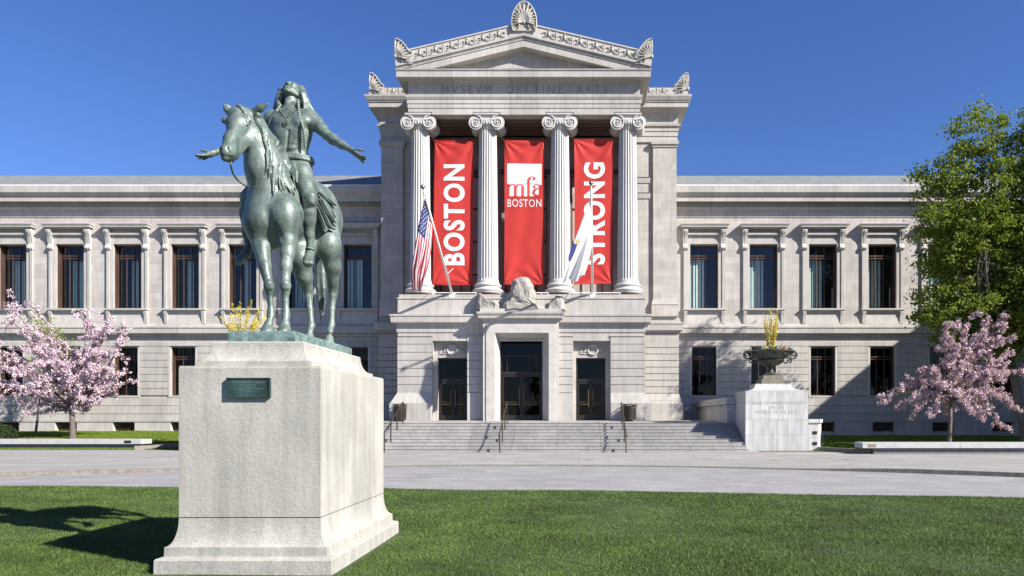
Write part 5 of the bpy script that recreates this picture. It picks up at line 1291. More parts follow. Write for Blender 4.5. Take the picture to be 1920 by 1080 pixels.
def leafmat(name, cols, tr=.3, rough=.6):
    """thin leaf: colour varies leaf by leaf, light passes through"""
    m = bpy.data.materials.new(name); m.use_nodes = True; n = m.node_tree.nodes; l = m.node_tree.links; b = n['Principled BSDF']; o = n['Material Output']
    ge = n.new('ShaderNodeNewGeometry'); cr = n.new('ShaderNodeValToRGB'); e = cr.color_ramp.elements; cr.color_ramp.interpolation = 'LINEAR'
    e[0].position = 0; e[0].color = (*cols[0], 1); e[1].position = 1; e[1].color = (*cols[-1], 1)
    for i, c in enumerate(cols[1:-1]): x = e.new((i+1)/(len(cols)-1)); x.color = (*c, 1)
    l.new(ge.outputs['Random Per Island'], cr.inputs[0]); l.new(cr.outputs[0], b.inputs['Base Color']); b.inputs['Roughness'].default_value = rough; b.inputs['Specular IOR Level'].default_value = .3
    t = n.new('ShaderNodeBsdfTranslucent'); l.new(cr.outputs[0], t.inputs[0]); mi = n.new('ShaderNodeMixShader'); mi.inputs[0].default_value = tr
    l.new(b.outputs[0], mi.inputs[1]); l.new(t.outputs[0], mi.inputs[2]); l.new(mi.outputs[0], o.inputs[0]); return m
M['kale'] = leafmat('dark_kale', [(.05, .055, .05), (.13, .14, .13), (.06, .04, .06)], .1); M['orangef'] = leafmat('orange_petals', [(.75, .25, .03), (.85, .38, .06)], .3)
M['yellowf'] = leafmat('yellow_petals', [(.75, .68, .15), (.8, .75, .4)], .3); M['leafg'] = leafmat('green_bedding', [(.05, .09, .02), (.11, .15, .05)], .3)
M['twig'] = mat('twig_bark', (.16, .12, .06), .8); M['forsy'] = leafmat('forsythia_petals', [(.68, .52, .02), (.80, .66, .06), (.45, .45, .06)], .3)
M['bark'] = mat('grey_bark', (.13, .115, .10), .9, var=.35, vscale=9, bump=1, bscale=22)
UX = (X(1398, 35.6) + X(1515, 35.6))/2
urn_set(UX, ('white granite pedestal block with carved lettering at the right end of the steps', 'dark bronze urn with scroll handles on the lettered granite block', 'dark kale with orange and yellow flowers filling the right urn', 'narrow upright yellow forsythia standing in the right urn'), 1, True)
urn_set(2*XC - UX - 1.1, ('white granite pedestal block hidden behind the statue pedestal at the left end of the steps', 'dark bronze urn behind the statue pedestal', 'dark kale planting in the urn behind the statue pedestal', 'wide spray of yellow forsythia seen behind the hooves of the bronze horse'), 2, False)

# ---- low side wall with vents and slanting kerb, right of the lettered block
g = MB(); t = empty('side_wall', (X(1530, 37), 37.2, 0), 'low grey stone end wall with two dark vents right of the lettered block', 'wall'); L = Vector(t.location)
xa, xb = X(1512, 36.6), X(1549, 37.6); zt = Z(791, 36.8)
g.add([(xa-L.x, 36.3-L.y, -.1), (xa+.50-L.x, 36.3-L.y, -.1), (xb-L.x+.08, 38.6-L.y, -.1), (xa-L.x, 38.6-L.y, -.1), (xa-L.x, 36.3-L.y, zt-.05), (xa+.50-L.x, 36.3-L.y, zt-.05), (xb-L.x+.08, 38.6-L.y, zt-.05), (xa-L.x, 38.6-L.y, zt-.05)],
      [(0,3,2,1), (4,5,6,7), (0,1,5,4), (1,2,6,5), (2,3,7,6), (3,0,4,7)]); g.build('wall_body', M['granite_white'], t)
g = MB(); g.add([(xa-.02-L.x, 36.24-L.y, zt-.05), (xa+.56-L.x, 36.24-L.y, zt-.05), (xb-L.x+.16, 38.6-L.y, zt-.05), (xa-.02-L.x, 38.6-L.y, zt-.05), (xa-.02-L.x, 36.24-L.y, zt+.13), (xa+.56-L.x, 36.24-L.y, zt+.13), (xb-L.x+.16, 38.6-L.y, zt+.13), (xa-.02-L.x, 38.6-L.y, zt+.13)],
      [(0,3,2,1), (4,5,6,7), (0,1,5,4), (1,2,6,5), (2,3,7,6), (3,0,4,7)]); g.build('coping', M['granite_white'], t)
for z in (.30, .82):
    g = MB(); g.box(xa+.22-L.x, xa+.42-L.x, 36.27-L.y, 36.31-L.y, z, z+.14); g.box(xa+.28-L.x, xa+.36-L.x, 36.25-L.y, 36.27-L.y, z+.03, z+.11); g.build('vent', M['interior'], t)
def slant_kerb(p, lab):
    g = MB(); n = len(p)
    for i in range(n-1):
        a, b = Vector(p[i]), Vector(p[i+1]); d = (b-a).normalized(); nrm = Vector((-d.y, d.x, 0))*.18
        g.add([a, b, b+nrm, a+nrm, a+Vector((0,0,.22)), b+Vector((0,0,.22)), b+nrm+Vector((0,0,.22)), a+nrm+Vector((0,0,.22))], [(0,3,2,1), (4,5,6,7), (0,1,5,4), (1,2,6,5), (2,3,7,6), (3,0,4,7)])
    o = g.build('verge_kerb', M['kerb']); tag(o, kind='structure'); return o
slant_kerb([(X(1532, 36.2), 36.2, -.02), (X(1628, 33.2), 33.2, -.02)], '')
slant_kerb([(X(252, 37.3), 37.3, -.02), (X(335, 38.8), 38.8, .05), (X(540, 39.2), 39.2, .05)], '')

# ---- granite benches along the verges
def bench(x0, x1, y, seg, lab, hole_x, base0, base1):
    zt = None
    t = empty('stone_bench', ((x0+x1)/2, y, 0), lab, 'bench', 'long granite benches along the verges'); L = Vector(t.location)
    zb_ = .0 if y > 34 else gz(y); zt = zb_ + .52
    n = max(1, int((x1-x0)/seg)); 
    g = MB()
    for i in range(n):
        a = x0 + (x1-x0)*i/n; b = x0 + (x1-x0)*(i+1)/n; g.box(a+.006-L.x, b-.006-L.x, -.02, .95, zt-.24, zt)
    g.build('seat_slab', M['bench'], t)
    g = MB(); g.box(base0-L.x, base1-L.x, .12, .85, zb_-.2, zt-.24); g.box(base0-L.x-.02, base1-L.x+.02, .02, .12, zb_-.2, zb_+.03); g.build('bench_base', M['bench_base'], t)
    g = MB(); g.box(hole_x-.17-L.x, hole_x+.17-L.x, -.035, -.018, zt-.19, zt-.06); g.build('name_plate', M['dark_frame'] if x0 < 0 else mat('brown_plate', (.22, .17, .13), .7), t)
bench(-46, X(265, 37.9), 37.9, 4.1, 'long white granite bench on the left below the cherry tree', X(240, 37.9), -46, X(248, 37.9))
bench(X(1617, 32.9), 34, 32.9, 4.1, 'long white granite bench on the right below the weeping cherry', X(1635, 32.9), X(1640, 32.9), 34)

# ---- banners
def banner(top, bot, yt, yb, Y, lab, seed, deco):
    """cloth between two columns; corners given in the facade plane, gently billowed"""
    xt0, xt1 = X(top[0], Y), X(top[1], Y); xb0, xb1 = X(bot[0], Y), X(bot[1], Y); z1, z0 = Z(yt, Y), Z(yb, Y)
    t = empty('hanging_banner', ((xt0+xt1)/2, Y, z1), lab, 'banner', 'red banners between the columns'); L = Vector(t.location); ph = seed*1.7
    def cv(x, z):
        v = (z1-z)/(z1-z0); a = xt0+(xb0-xt0)*v; b = xt1+(xb1-xt1)*v; u = (x-a)/(b-a)
        c = .022*math.sin(u*5+ph+v*2) + .010*math.sin(u*13+v*7+ph) + .018*math.sin(v*9+u*3+ph)
        for (cu, cvv, sg) in ((0, 0, 1), (1, 0, 1), (0, 1, 1), (1, 1, 1)):      # folds fanning from the corners
            du, dv = abs(u-cu), abs(v-cvv)*4; an = math.atan2(dv, du+1e-4); c += .026*math.exp(-(du**2+dv**2)*2.2)*math.sin(an*11+ph)
        return c
    nu, nv = 44, 120; vs = []; fs = []
    for j in range(nv+1):
        v = j/nv; z = z1 + (z0-z1)*v; a = xt0+(xb0-xt0)*v; b = xt1+(xb1-xt1)*v; pin = .015*math.sin(v*math.pi)
        for i in range(nu+1):
            u = i/nu; x = a+pin+(b-a-2*pin)*u; vs.append((x-L.x, cv(x, z), z-L.z))
    for j in range(nv):
        for i in range(nu): q = j*(nu+1)+i; fs.append((q, q+nu+1, q+nu+2, q+1))
    g = MB().add(vs, fs); g.build('cloth', M['red'], t, smooth=True)
    for zz in (z1, z0):
        g = MB(); a, b = (xt0, xt1) if zz == z1 else (xb0, xb1); g.tube([(a-L.x-.03, .02, zz-L.z), (b-L.x+.03, .02, zz-L.z)], .028, 6); g.build('batten', M['redd'], t)
        if 1:
            g = MB(); dz = .55 if zz == z1 else -.3
            for x, sg in ((a, -1), (b, 1)): g.tube([(x-L.x, .02, zz-L.z), (x-L.x + sg*(.42 if dz > 0 else .1), .02, zz-L.z+dz)], .013, 4)
            g.build('cord', M['rail'], t)
    for j in (1, 2): pass
    deco(t, L, cv, Y); return t
M['red'] = mat('red_cloth', (.53, .043, .036), .62, var=.06, vscale=1.2, spec=.25); M['redd'] = mat('red_hem', (.40, .02, .018), .6)
M['white_print'] = mat('white_print', (.80, .79, .78), .6); M['redl'] = mat('red_print', (.53, .043, .036), .62)
def fine_text(t, txt, px0, px1, py0, py1, Y, L, cv, rot, off, m=None, space=1.0, name='lettering'):
    """letters cut finely so that they follow the cloth"""
    for idx in range(1):
        g = MB(); put_text(g, txt, X(px0, Y), X(px1, Y), Z(py1, Y), Z(py0, Y), 0, off=off, space=space, rot=rot)
        bm = bmesh.new(); vv = [bm.verts.new(v) for v in g.v]
        for f in g.f:
            try: bm.faces.new([vv[i] for i in f])
            except ValueError: pass
        bmesh.ops.triangulate(bm, faces=bm.faces)
        for _ in range(3):
            ed = [e for e in bm.edges if e.calc_length() > .16]
            if ed: bmesh.ops.subdivide_edges(bm, edges=ed, cuts=1); bmesh.ops.triangulate(bm, faces=bm.faces)
        for v in bm.verts: v.co = Vector((v.co.x-L.x, cv(v.co.x, v.co.z)-.014, v.co.z-L.z))
        me = bpy.data.meshes.new(name); bm.to_mesh(me); bm.free(); me.materials.append(m or M['white_print']); o = bpy.data.objects.new(name, me); COL.objects.link(o); o.parent = t
def deco1(t, L, cv, Y): fine_text(t, 'BOSTON', 831.5, 871.5, 308.5, 497.5, Y, L, cv, True, .036, space=1.16)
def deco3(t, L, cv, Y): fine_text(t, 'STRONG', 1094.5, 1134.5, 304, 496, Y, L, cv, True, .036, space=1.14)
def shape(t, polys, Y, L, cv, m, name, off):
    bm = bmesh.new()
    for poly in polys:
        vv = [bm.verts.new((X(a, Y), 0, Z(b, Y))) for a, b in poly]; bm.faces.new(vv)
    bmesh.ops.triangulate(bm, faces=bm.faces)
    for _ in range(3):
        ed = [e for e in bm.edges if e.calc_length() > .2]
        if ed: bmesh.ops.subdivide_edges(bm, edges=ed, cuts=1); bmesh.ops.triangulate(bm, faces=bm.faces)
    for v in bm.verts: v.co = Vector((v.co.x-L.x, cv(v.co.x, v.co.z)-off, v.co.z-L.z))
    me = bpy.data.meshes.new(name); bm.to_mesh(me); bm.free(); me.materials.append(m); o = bpy.data.objects.new(name, me); COL.objects.link(o); o.parent = t
def arc(cx, cy, r0, r1, a0, a1, n=12, ex=1, ey=1):
    """crescent / ring segment in pixels, angles in degrees with y down"""
    o = [(cx+math.cos(math.radians(a0+(a1-a0)*i/n))*r1*ex, cy+math.sin(math.radians(a0+(a1-a0)*i/n))*r1*ey) for i in range(n+1)]
    k = [(cx+math.cos(math.radians(a0+(a1-a0)*i/n))*r0*ex, cy+math.sin(math.radians(a0+(a1-a0)*i/n))*r0*ey) for i in range(n+1)]
    return [[o[i], o[i+1], k[i+1], k[i]] for i in range(n)]
def deco2(t, L, cv, Y):
    bx0, bx1, by0, by1 = 951, 1015.5, 307, 346.5
    shape(t, [[(bx0, by0), (bx1, by0), (bx1, by1), (bx0, by1)]], Y, L, cv, M['white_print'], 'logo_square', .010)
    W_ = [[(955.3, 346.5), (1010.2, 346.5), (1010.2, 368), (955.3, 368)]]; R_ = []
    for x in (963.6, 977.2): R_ += [[(x, 349), (x+5.4, 349), (x+5.4, 368), (x, 368)]]
    for x in (962.0, 975.6): R_ += arc(x-.2, 352, 5.0, 7.2, 190, 360, 12, 1, 1.0) + [[(x-6.6, 345.2), (x-4.6, 346.2), (x-6.7, 350), (x-6.9, 350)]]
    R_ += [[(951, 344.9), (955.6, 345.6), (955.6, 348), (951, 347)], [(988.3, 339), (993.3, 339), (993.3, 368), (988.3, 368)], [(985, 343.4), (996.5, 343.4), (996.5, 344.5), (985, 344.5)]]
    R_ += arc(997.3, 339, 4.0, 9.0, 180, 250, 8, 1, 1.0) + arc(997.5, 338.2, 6.6, 8.0, 245, 330, 8, 1, 1) + arc(1001.2, 334.8, 0, 2.5, 0, 360, 10) + arc(1001.6, 350.8, 0, 2.5, 0, 360, 10)
    R_ += arc(1006.3, 351.5, 5.4, 7.0, 185, 300, 10, 1, 1.05) + [[(1009.0, 345.5), (1013.0, 347.8), (1013.5, 351), (1009.0, 349)]] + arc(1006.6, 360.8, 3.9, 8.8, 95, 255, 12, 1, .92) + [[(1004.0, 353.2), (1010.5, 352.9), (1010.5, 355), (1005.5, 355.4)], [(1004, 366.5), (1010.5, 364), (1010.5, 368.1), (1004, 368.1)]]
    shape(t, W_, Y, L, cv, M['white_print'], 'logo_letter', .014); shape(t, R_, Y, L, cv, M['redl'], 'logo_letter', .018)
    fine_text(t, 'BOSTON', 951.5, 1015, 373.5, 388, Y, L, cv, False, .002, space=1.12)
    bpy.data.objects[-1:]
YB = YK - .05
banner((815, 889), (811, 885.5), 264, 534, YB, 'red banner reading BOSTON upwards in white, left of the three', 1, deco1)
banner((945.7, 1020), (945.5, 1019.5), 264, 533, YB, 'red banner with white square logo and BOSTON across, middle of the three', 2, deco2)
banner((1077, 1151), (1076.5, 1147), 261.5, 532, YB, 'red banner reading STRONG upwards in white, right of the three', 3, deco3)

# ---- flagpoles leaning out over the doors, and their flags
def pole(base, tip, Yb, Yt, lab):
    A = P(base[0], base[1], Yb); B = P(tip[0], tip[1], Yt); t = empty('flagpole', tuple(A), lab, 'flagpole', 'white flagpoles on the balcony')
    g = MB(); g.tube([(0,0,0), B-A], .075, 10, r2=.045); g.build('pole_shaft', M['white_paint'], t, smooth=True)
    d = (B-A).normalized(); g = MB(); g.tube([(B-A), (B-A)+d*.10], .03, 6); g.ball((B-A)+d*.18, .105, 12, 8); g.build('finial_ball', M['gilt'], t, smooth=True)
    g = MB(); g.box(-.14, .14, -.16, .20, -.18, .06); g.tube([Vector((0, .3, 1.0))*0 + (B-A)*.22, Vector((0, .35, 1.5))], .015, 5); g.build('pole_bracket', M['white_paint'], t)
    g = MB(); 
    for u in (.40, .62): c = (B-A)*u; g.tube([c + Vector((-.09, 0, 0)), c + Vector((-.13, 0, .02)), c + Vector((-.13, 0, .07))], .02, 5)
    g.build('cleat', M['rail'], t); return A, B
M['gilt'] = mat('aged_gilt', (.22, .19, .11), .35, .8)
A1, B1 = pole((848, 552), (794, 356), YF+.15, 34.9, 'white flagpole carrying the striped flag, leaning out to the left')
A2, B2 = pole((1111, 552), (1108, 349), YF+.15, 34.9, 'white flagpole carrying the white flag, leaning out on the right')
def flag(A, B, u0, u1, left, right, name, lab, colf, seed, sd=0.0):
    """hoist along the pole from fraction u0 (near the tip) to u1; left/right: outline pixels of the two long edges"""
    def pl(L_, v):
        v = v*(len(L_)-1); i = min(int(v), len(L_)-2); f = v-i; return L_[i][0]*(1-f)+L_[i+1][0]*f, L_[i][1]*(1-f)+L_[i+1][1]*f
    H0 = A.lerp(B, u0); H1 = A.lerp(B, u1); nu, nv = 65, 110; vs = []; fs = []; mi = []
    for j in range(nv+1):
        v = j/nv; a = pl(left, v); b = pl(right, v)
        for i in range(nu+1):
            u = i/nu; Yh = H0.y + (H1.y-H0.y)*u; y_ = Yh*(1-v**.6) + (H0.y*.5+H1.y*.5)*v**.6
            y_ += v**.7*(.24*math.sin(u*9.5+seed+v*2.0) + .10*math.sin(u*19+v*5+seed))
            px = a[0]+(b[0]-a[0])*u; py = a[1]+(b[1]-a[1])*u + 4*math.sin(u*math.pi*3+seed)*v**2
            vs.append(P(px + v*1.6*math.sin(u*12+v*4+seed), py, y_))
    for j in range(nv):
        for i in range(nu): q = j*(nu+1)+i; fs.append((q, q+nu+1, q+nu+2, q+1)); mi.append(colf((i+.5)/nu, (j+.5)/nv))
    L = vs[0].copy(); t = empty(name, tuple(L), lab, 'flag'); me = bpy.data.meshes.new('cloth'); me.from_pydata([tuple(p-L) for p in vs], [], fs)
    return t, me, mi, vs, nu
M['fw'] = mat('flag_white', (.66, .66, .67), .7); M['fr'] = mat('flag_red', (.48, .02, .035), .7); M['fb'] = mat('flag_blue', (.025, .035, .16), .7); M['fg'] = mat('flag_gold', (.35, .26, .08), .6); M['fblue'] = mat('flag_shield_blue', (.03, .05, .22), .7)
for m_ in ('fw', 'fr', 'fb', 'fblue', 'red', 'white_print'):
    nt_ = M[m_].node_tree; b_ = nt_.nodes['Principled BSDF']; o_ = nt_.nodes['Material Output']; tr_ = nt_.nodes.new('ShaderNodeBsdfTranslucent'); mx_ = nt_.nodes.new('ShaderNodeMixShader'); mx_.inputs[0].default_value = .22
    tr_.inputs[0].default_value = (*b_.inputs['Base Color'].default_value[:3], 1) if not b_.inputs['Base Color'].is_linked else (.53, .043, .036, 1)
    nt_.links.new(b_.outputs[0], mx_.inputs[1]); nt_.links.new(tr_.outputs[0], mx_.inputs[2]); nt_.links.new(mx_.outputs[0], o_.inputs[0])
def cf1(u, v): return (2 if (u < 7/13 and v < .40) else (1 if int(u*13) % 2 == 0 else 0))
t, me, mi, vs, nu = flag(A1, B1, .955, .66, [(797, 370), (789, 398), (783, 430), (777, 470), (772, 505), (774, 541)], [(812, 412), (811, 440), (808, 470), (803, 500), (796, 525), (792, 545)], 'striped_flag',
    'red and white striped flag with starred blue corner, hanging limp from the left pole', cf1, 1.0)
for m_ in (M['fw'], M['fr'], M['fb']): me.materials.append(m_)
me.polygons.foreach_set('material_index', mi); me.polygons.foreach_set('use_smooth', [True]*len(me.polygons)); me.update()
o = bpy.data.objects.new('cloth', me); COL.objects.link(o); o.parent = t
g = MB(); L = vs[0]
for a in range(9):
    for b in range(6 if a % 2 == 0 else 5):
        u = (.5+a)/9*7/13; v = ((.5+b)/6 + (0 if a % 2 == 0 else 1/12))*.39; i = int(u*nu); j = int(v*110); c = vs[j*(nu+1)+i]; c2 = vs[j*(nu+1)+i+1]; c3 = vs[(j+1)*(nu+1)+i]
        ex = (c2-c).normalized(); ez = (c3-c).normalized(); nn = ex.cross(ez).normalized(); nn = nn if nn.y < 0 else -nn; s_ = .045
        pts_ = [c - L + nn*.012 + (ex*math.cos(q*math.pi/5) + ez*math.sin(q*math.pi/5))*(s_ if q % 2 == 0 else s_*.45) for q in range(10)]; g.add(pts_, [tuple(range(10))])
g.build('star', M['fw'], t).name = 'star_field'
def cf2(u, v):
    return 0
t, me, mi, vs, nu = flag(A2, B2, .945, .64, [(1106, 376), (1094, 405), (1081, 440), (1070, 470), (1061, 500), (1053, 530)], [(1111, 425), (1110, 445), (1109, 465), (1106, 485), (1102, 504), (1097, 519)], 'white_flag',
    'white flag with a blue shield, hanging limp from the right pole', cf2, 2.2)
me.materials.append(M['fw']); me.polygons.foreach_set('use_smooth', [True]*len(me.polygons)); me.update(); o = bpy.data.objects.new('cloth', me); COL.objects.link(o); o.parent = t
def patch(name, u0, u1, v0, v1, m, shp):
    g = MB(); L = vs[0]; n = 0
    for j in range(110):
        for i in range(nu):
            u = (i+.5)/nu; v = (j+.5)/110
            if u0 < u < u1 and v0 < v < v1 and shp((u-u0)/(u1-u0), (v-v0)/(v1-v0)):
                q = j*(nu+1)+i; g.add([vs[k]-L+Vector((-.006, -.014, 0)) for k in (q, q+nu+1, q+nu+2, q+1)], [(0,1,2,3)])
    g.build(name, m, t, smooth=True)
patch('shield_emblem', .0, .24, .50, .74, M['fblue'], lambda a, b: abs(a-.4) < .5*(1-b**3)); patch('crest_emblem', .10, .32, .43, .51, M['fg'], lambda a, b: (a*5) % 2 < 1.4 and b > .1)

# ---- rough tactile strip and faint red chalk marks on the paving
g = MB(); r = random.Random(2)
for i in range(150):
    x = X(925, 27.6) + i*.036*1.4
    for j in range(3): y = 27.3 + j*.13; g.box(x, x+.02, y, y+.07, gz(y)+.002, gz(y)+.012)
o = g.build('tactile_strip', M['bench']); tag(o, kind='structure')
M['chalk'] = mat('red_chalk', (.36, .22, .20), .9, var=.35, vscale=6)
for (px, py, w, h_) in ((1455, 862, .55, .14), (1500, 866, .35, .08), (1105, 860, .9, .05), (1325, 860, .6, .05), (1440, 853, .5, .05), (1590, 864, .5, .06)):
    y = (EYE-.0)*F/(py-VY); y = 1.66*F/(py-VY); x = X(px, y); z = gz(y) + rise(x)*(1-sm(28, 34, y)) + .006; n = 12; vs = []
    for q in range(n): t_ = 2*math.pi*q/n; k = r.uniform(.5, 1); vs.append((x+math.cos(t_)*w*k*.5, y+math.sin(t_)*h_*k*4, z))
    o = MB().add(vs, [tuple(range(n))]).build('chalk_mark', M['chalk']); tag(o, kind='structure')
# ---------------------------------------------------------------- plants
def quads_obj(name, P0, U, V, m, parent=None):
    """one mesh of n small folded quads: centres P0, half axes U and V (numpy n x 3)"""
    n = len(P0); nr = np.cross(U, V); nr /= np.maximum(1e-9, np.linalg.norm(nr, axis=1))[:, None]; fold = nr*np.linalg.norm(V, axis=1)[:, None]*.35
    co = np.stack([P0-U, P0-V+fold, P0+U, P0+V+fold], axis=1).reshape(-1, 3)
    me = bpy.data.meshes.new(name); me.vertices.add(4*n); me.vertices.foreach_set('co', co.astype(np.float32).ravel())
    tri = np.array([0, 1, 2, 0, 2, 3])[None] + 4*np.arange(n)[:, None]
    me.loops.add(6*n); me.loops.foreach_set('vertex_index', tri.astype(np.int32).ravel()); me.polygons.add(2*n); me.polygons.foreach_set('loop_start', np.arange(0, 6*n, 3, dtype=np.int32))
    me.update(calc_edges=True); me.materials.append(m); o = bpy.data.objects.new(name, me); COL.objects.link(o)
    if parent: o.parent = parent
    return o
def rand_frames(n, s, ratio, gen, upbias=0.0):
    N = gen.normal(size=(n, 3)); N[:, 2] += upbias; N /= np.linalg.norm(N, axis=1)[:, None]; A = gen.normal(size=(n, 3)); A -= (A*N).sum(1)[:, None]*N; A /= np.linalg.norm(A, axis=1)[:, None]; B = np.cross(N, A)
    k = (s*gen.uniform(.65, 1.3, n))[:, None]; return A*k, B*k*ratio
M['blossom'] = leafmat('pink_blossom', [(.48, .29, .38), (.72, .54, .62), (.87, .78, .81), (.42, .25, .34)], .22)
M['mauve'] = leafmat('shaded_mauve_blossom', [(.42, .25, .30), (.64, .46, .52), (.82, .68, .71), (.33, .19, .24)], .2)  # mauve petals, coloured darker to stand for the right cherry's part shade
M['blossom_leaf'] = leafmat('young_bronze_leaf', [(.16, .15, .04), (.22, .13, .06), (.14, .20, .04)], .3)
M['cherry_bark'] = mat('cherry_bark', (.12, .095, .085), .85, var=.3, vscale=10, bump=1, bscale=20)
M['oakleaf'] = leafmat('spring_leaf', [(.075, .125, .012), (.15, .21, .022), (.24, .29, .035), (.115, .175, .018)], .45)
M['paleleaf'] = leafmat('pale_new_leaf', [(.20, .27, .06), (.30, .36, .10)], .4); M['bushleaf'] = leafmat('dark_bush_leaf', [(.012, .022, .006), (.03, .05, .012)], .1)
def limb(a, b, r, bend, n=9, wob=.06):
    """curved branch from a to b; bend = upward arch"""
    out = []; L = (b-a).length; d = Vector((r.gauss(0, 1), r.gauss(0, 1), r.gauss(0, .4)))*wob*L
    for i in range(n+1): t = i/n; out.append(a.lerp(b, t) + d*math.sin(math.pi*t) + Vector((0, 0, bend*L*math.sin(math.pi*t))) + Vector((r.gauss(0, .012), r.gauss(0, .012), r.gauss(0, .012)))*L*.6)
    return out
def blossom_tree(name, base, top, targets, lab, seed, rad, bend, twigs, dens, leaf_fr, group, spread=1.0, bm_='blossom'):
    r = random.Random(seed); gen = np.random.default_rng(seed); t = empty(name, tuple(base), lab, 'tree', group); O = Vector(base)
    g = MB(); g.tube([(0,0,-.15), (0, 0, .05), (top-O)*.5 + Vector((.03, 0, 0)), (top-O)], [rad*1.35, rad*1.05, rad*.85, rad*.8], 10); cl = []
    g.build('trunk', M['cherry_bark'], t, smooth=True); g = MB()
    for tg in targets:
        b = P(tg[0], tg[1], O.y + tg[2]) - O; a0 = (top-O)*(.86 + .14*r.random()); bd = tg[3] if len(tg) > 3 else bend
        pts = limb(a0, b, r, bd); g.tube(pts, [rad*.42*(1-.85*i/9) + .006 for i in range(10)], 6)
        L = (b-a0).length
        for k in range(int(twigs*max(.6, min(1.6, L/3)))):
            i = r.randint(3, 9); s_ = pts[i]; d = Vector((r.gauss(0, 1), r.gauss(0, 1), r.gauss(.0, .7))).normalized()*r.uniform(.35, 1.0)*spread; e = s_ + d*(.7 + .06*L)
            tp = limb(s_, e, r, .10, 5, .08); g.tube(tp, [.022, .018, .014, .011, .008, .005], 4)
            for q in range(int(dens*r.uniform(.5, 1.3))): j = r.randint(0, 4); cl.append(tp[j].lerp(tp[j+1], r.random()) + Vector((r.gauss(0, .05), r.gauss(0, .05), r.gauss(0, .05))))
        for q in range(int(dens*3.2)): i = r.randint(4, 8); cl.append(pts[i].lerp(pts[i+1], r.random()) + Vector((r.gauss(0, .06), r.gauss(0, .06), r.gauss(0, .05))))
    g.build('branches', M['cherry_bark'], t)
    C_ = np.array([tuple(c) for c in cl]); n = 18; P0 = np.repeat(C_, n, 0); P0 = P0 + gen.normal(size=P0.shape)*.052
    U, V = rand_frames(len(P0), .038, .85, gen, .2); quads_obj('blossom', P0, U, V, M[bm_], t)
    m = gen.random(len(C_)) < leaf_fr; P1 = np.repeat(C_[m], 5, 0); P1 = P1 + gen.normal(size=P1.shape)*.10; U, V = rand_frames(len(P1), .05, .5, gen); quads_obj('young_leaves', P1, U, V, M['blossom_leaf'], t)
    return t
bY = 42.0; bz = back_z(0, bY, 37.6, .70)
base = Vector((X(136, bY), bY, bz)); top = P(134, 762, bY)
T1 = [(5, 590, -.5), (28, 572, .3), (48, 566, 0), (60, 610, 0), (95, 635, .5), (150, 590, .2), (165, 600, .2), (212, 590, -.2), (200, 612, -.3), (238, 614, -.4), (205, 655, .3), (178, 660, .5), (238, 690, -.5), (236, 715, .3), (215, 735, .6),
      (190, 752, -.3), (225, 700, 1.0), (60, 775, -.3), (35, 760, .3), (5, 745, .5), (-25, 700, -.3), (-40, 660, .2), (-30, 625, .2), (10, 690, -1.3), (40, 700, 1.2), (70, 680, -1.4), (110, 672, -1.2), (140, 655, .9), (175, 690, -1.4), (90, 735, -1.3), (150, 720, -1.5),
      (190, 720, 1.4), (110, 765, .8), (165, 768, .3), (20, 655, .8), (85, 655, -.6), (50, 640, .2), (130, 700, -1.8), (205, 690, -.9), (0, 720, -1.0), (30, 725, -1.6)]
blossom_tree('cherry_tree', base, top, T1, 'wide pink blossoming cherry tree on the verge behind the left bench', 4, .17, .05, 7, 8, .10, 'blossoming cherry trees')
bY2 = 36.4; bz2 = back_z(0, bY2, 36, .42)
base = Vector((X(1779, bY2), bY2, bz2)); top = P(1782, 742, bY2)
T2 = [(1775, 612, 0, 0), (1800, 600, .2, .02), (1822, 590, 0, .02), (1850, 592, -.2, .03), (1872, 596, .3, .05), (1886, 610, 0, .06), (1893, 655, .3, .10), (1885, 640, -.3, .1), (1830, 630, -.5, .02), (1850, 650, .5, .05), (1795, 650, -.6, 0), (1780, 640, .5, 0), (1860, 680, .3, .1), (1880, 690, -.3, .1),
      (1705, 712, 0, .12), (1665, 735, .2, .18), (1650, 757, -.1, .24), (1685, 768, -.3, .24), (1720, 700, .3, .10), (1715, 745, -1.0, .16), (1705, 790, -.5, .28), (1740, 775, -1.2, .2), (1745, 690, -.6, .08), (1800, 690, -1.3, .08), (1830, 700, -1.0, .1), (1760, 720, -1.5, .1),
      (1870, 740, -.6, .16), (1900, 765, .3, .22), (1912, 772, .1, .24), (1890, 715, .4, .14), (1850, 745, -1.3, .15), (1845, 790, -1.1, .26), (1820, 770, -1.6, .2), (1800, 740, -1.7, .12), (1880, 800, .2, .3), (1780, 770, 1.2, .2), (1860, 765, 1.2, .2), (1730, 735, 1.3, .15), (1935, 700, .6, .15)]
blossom_tree('cherry_tree', base, top, T2, 'arching pink weeping cherry on the shaded verge behind the right bench', 9, .11, .10, 6.4, 8.5, .30, 'blossoming cherry trees', .66, 'mauve')

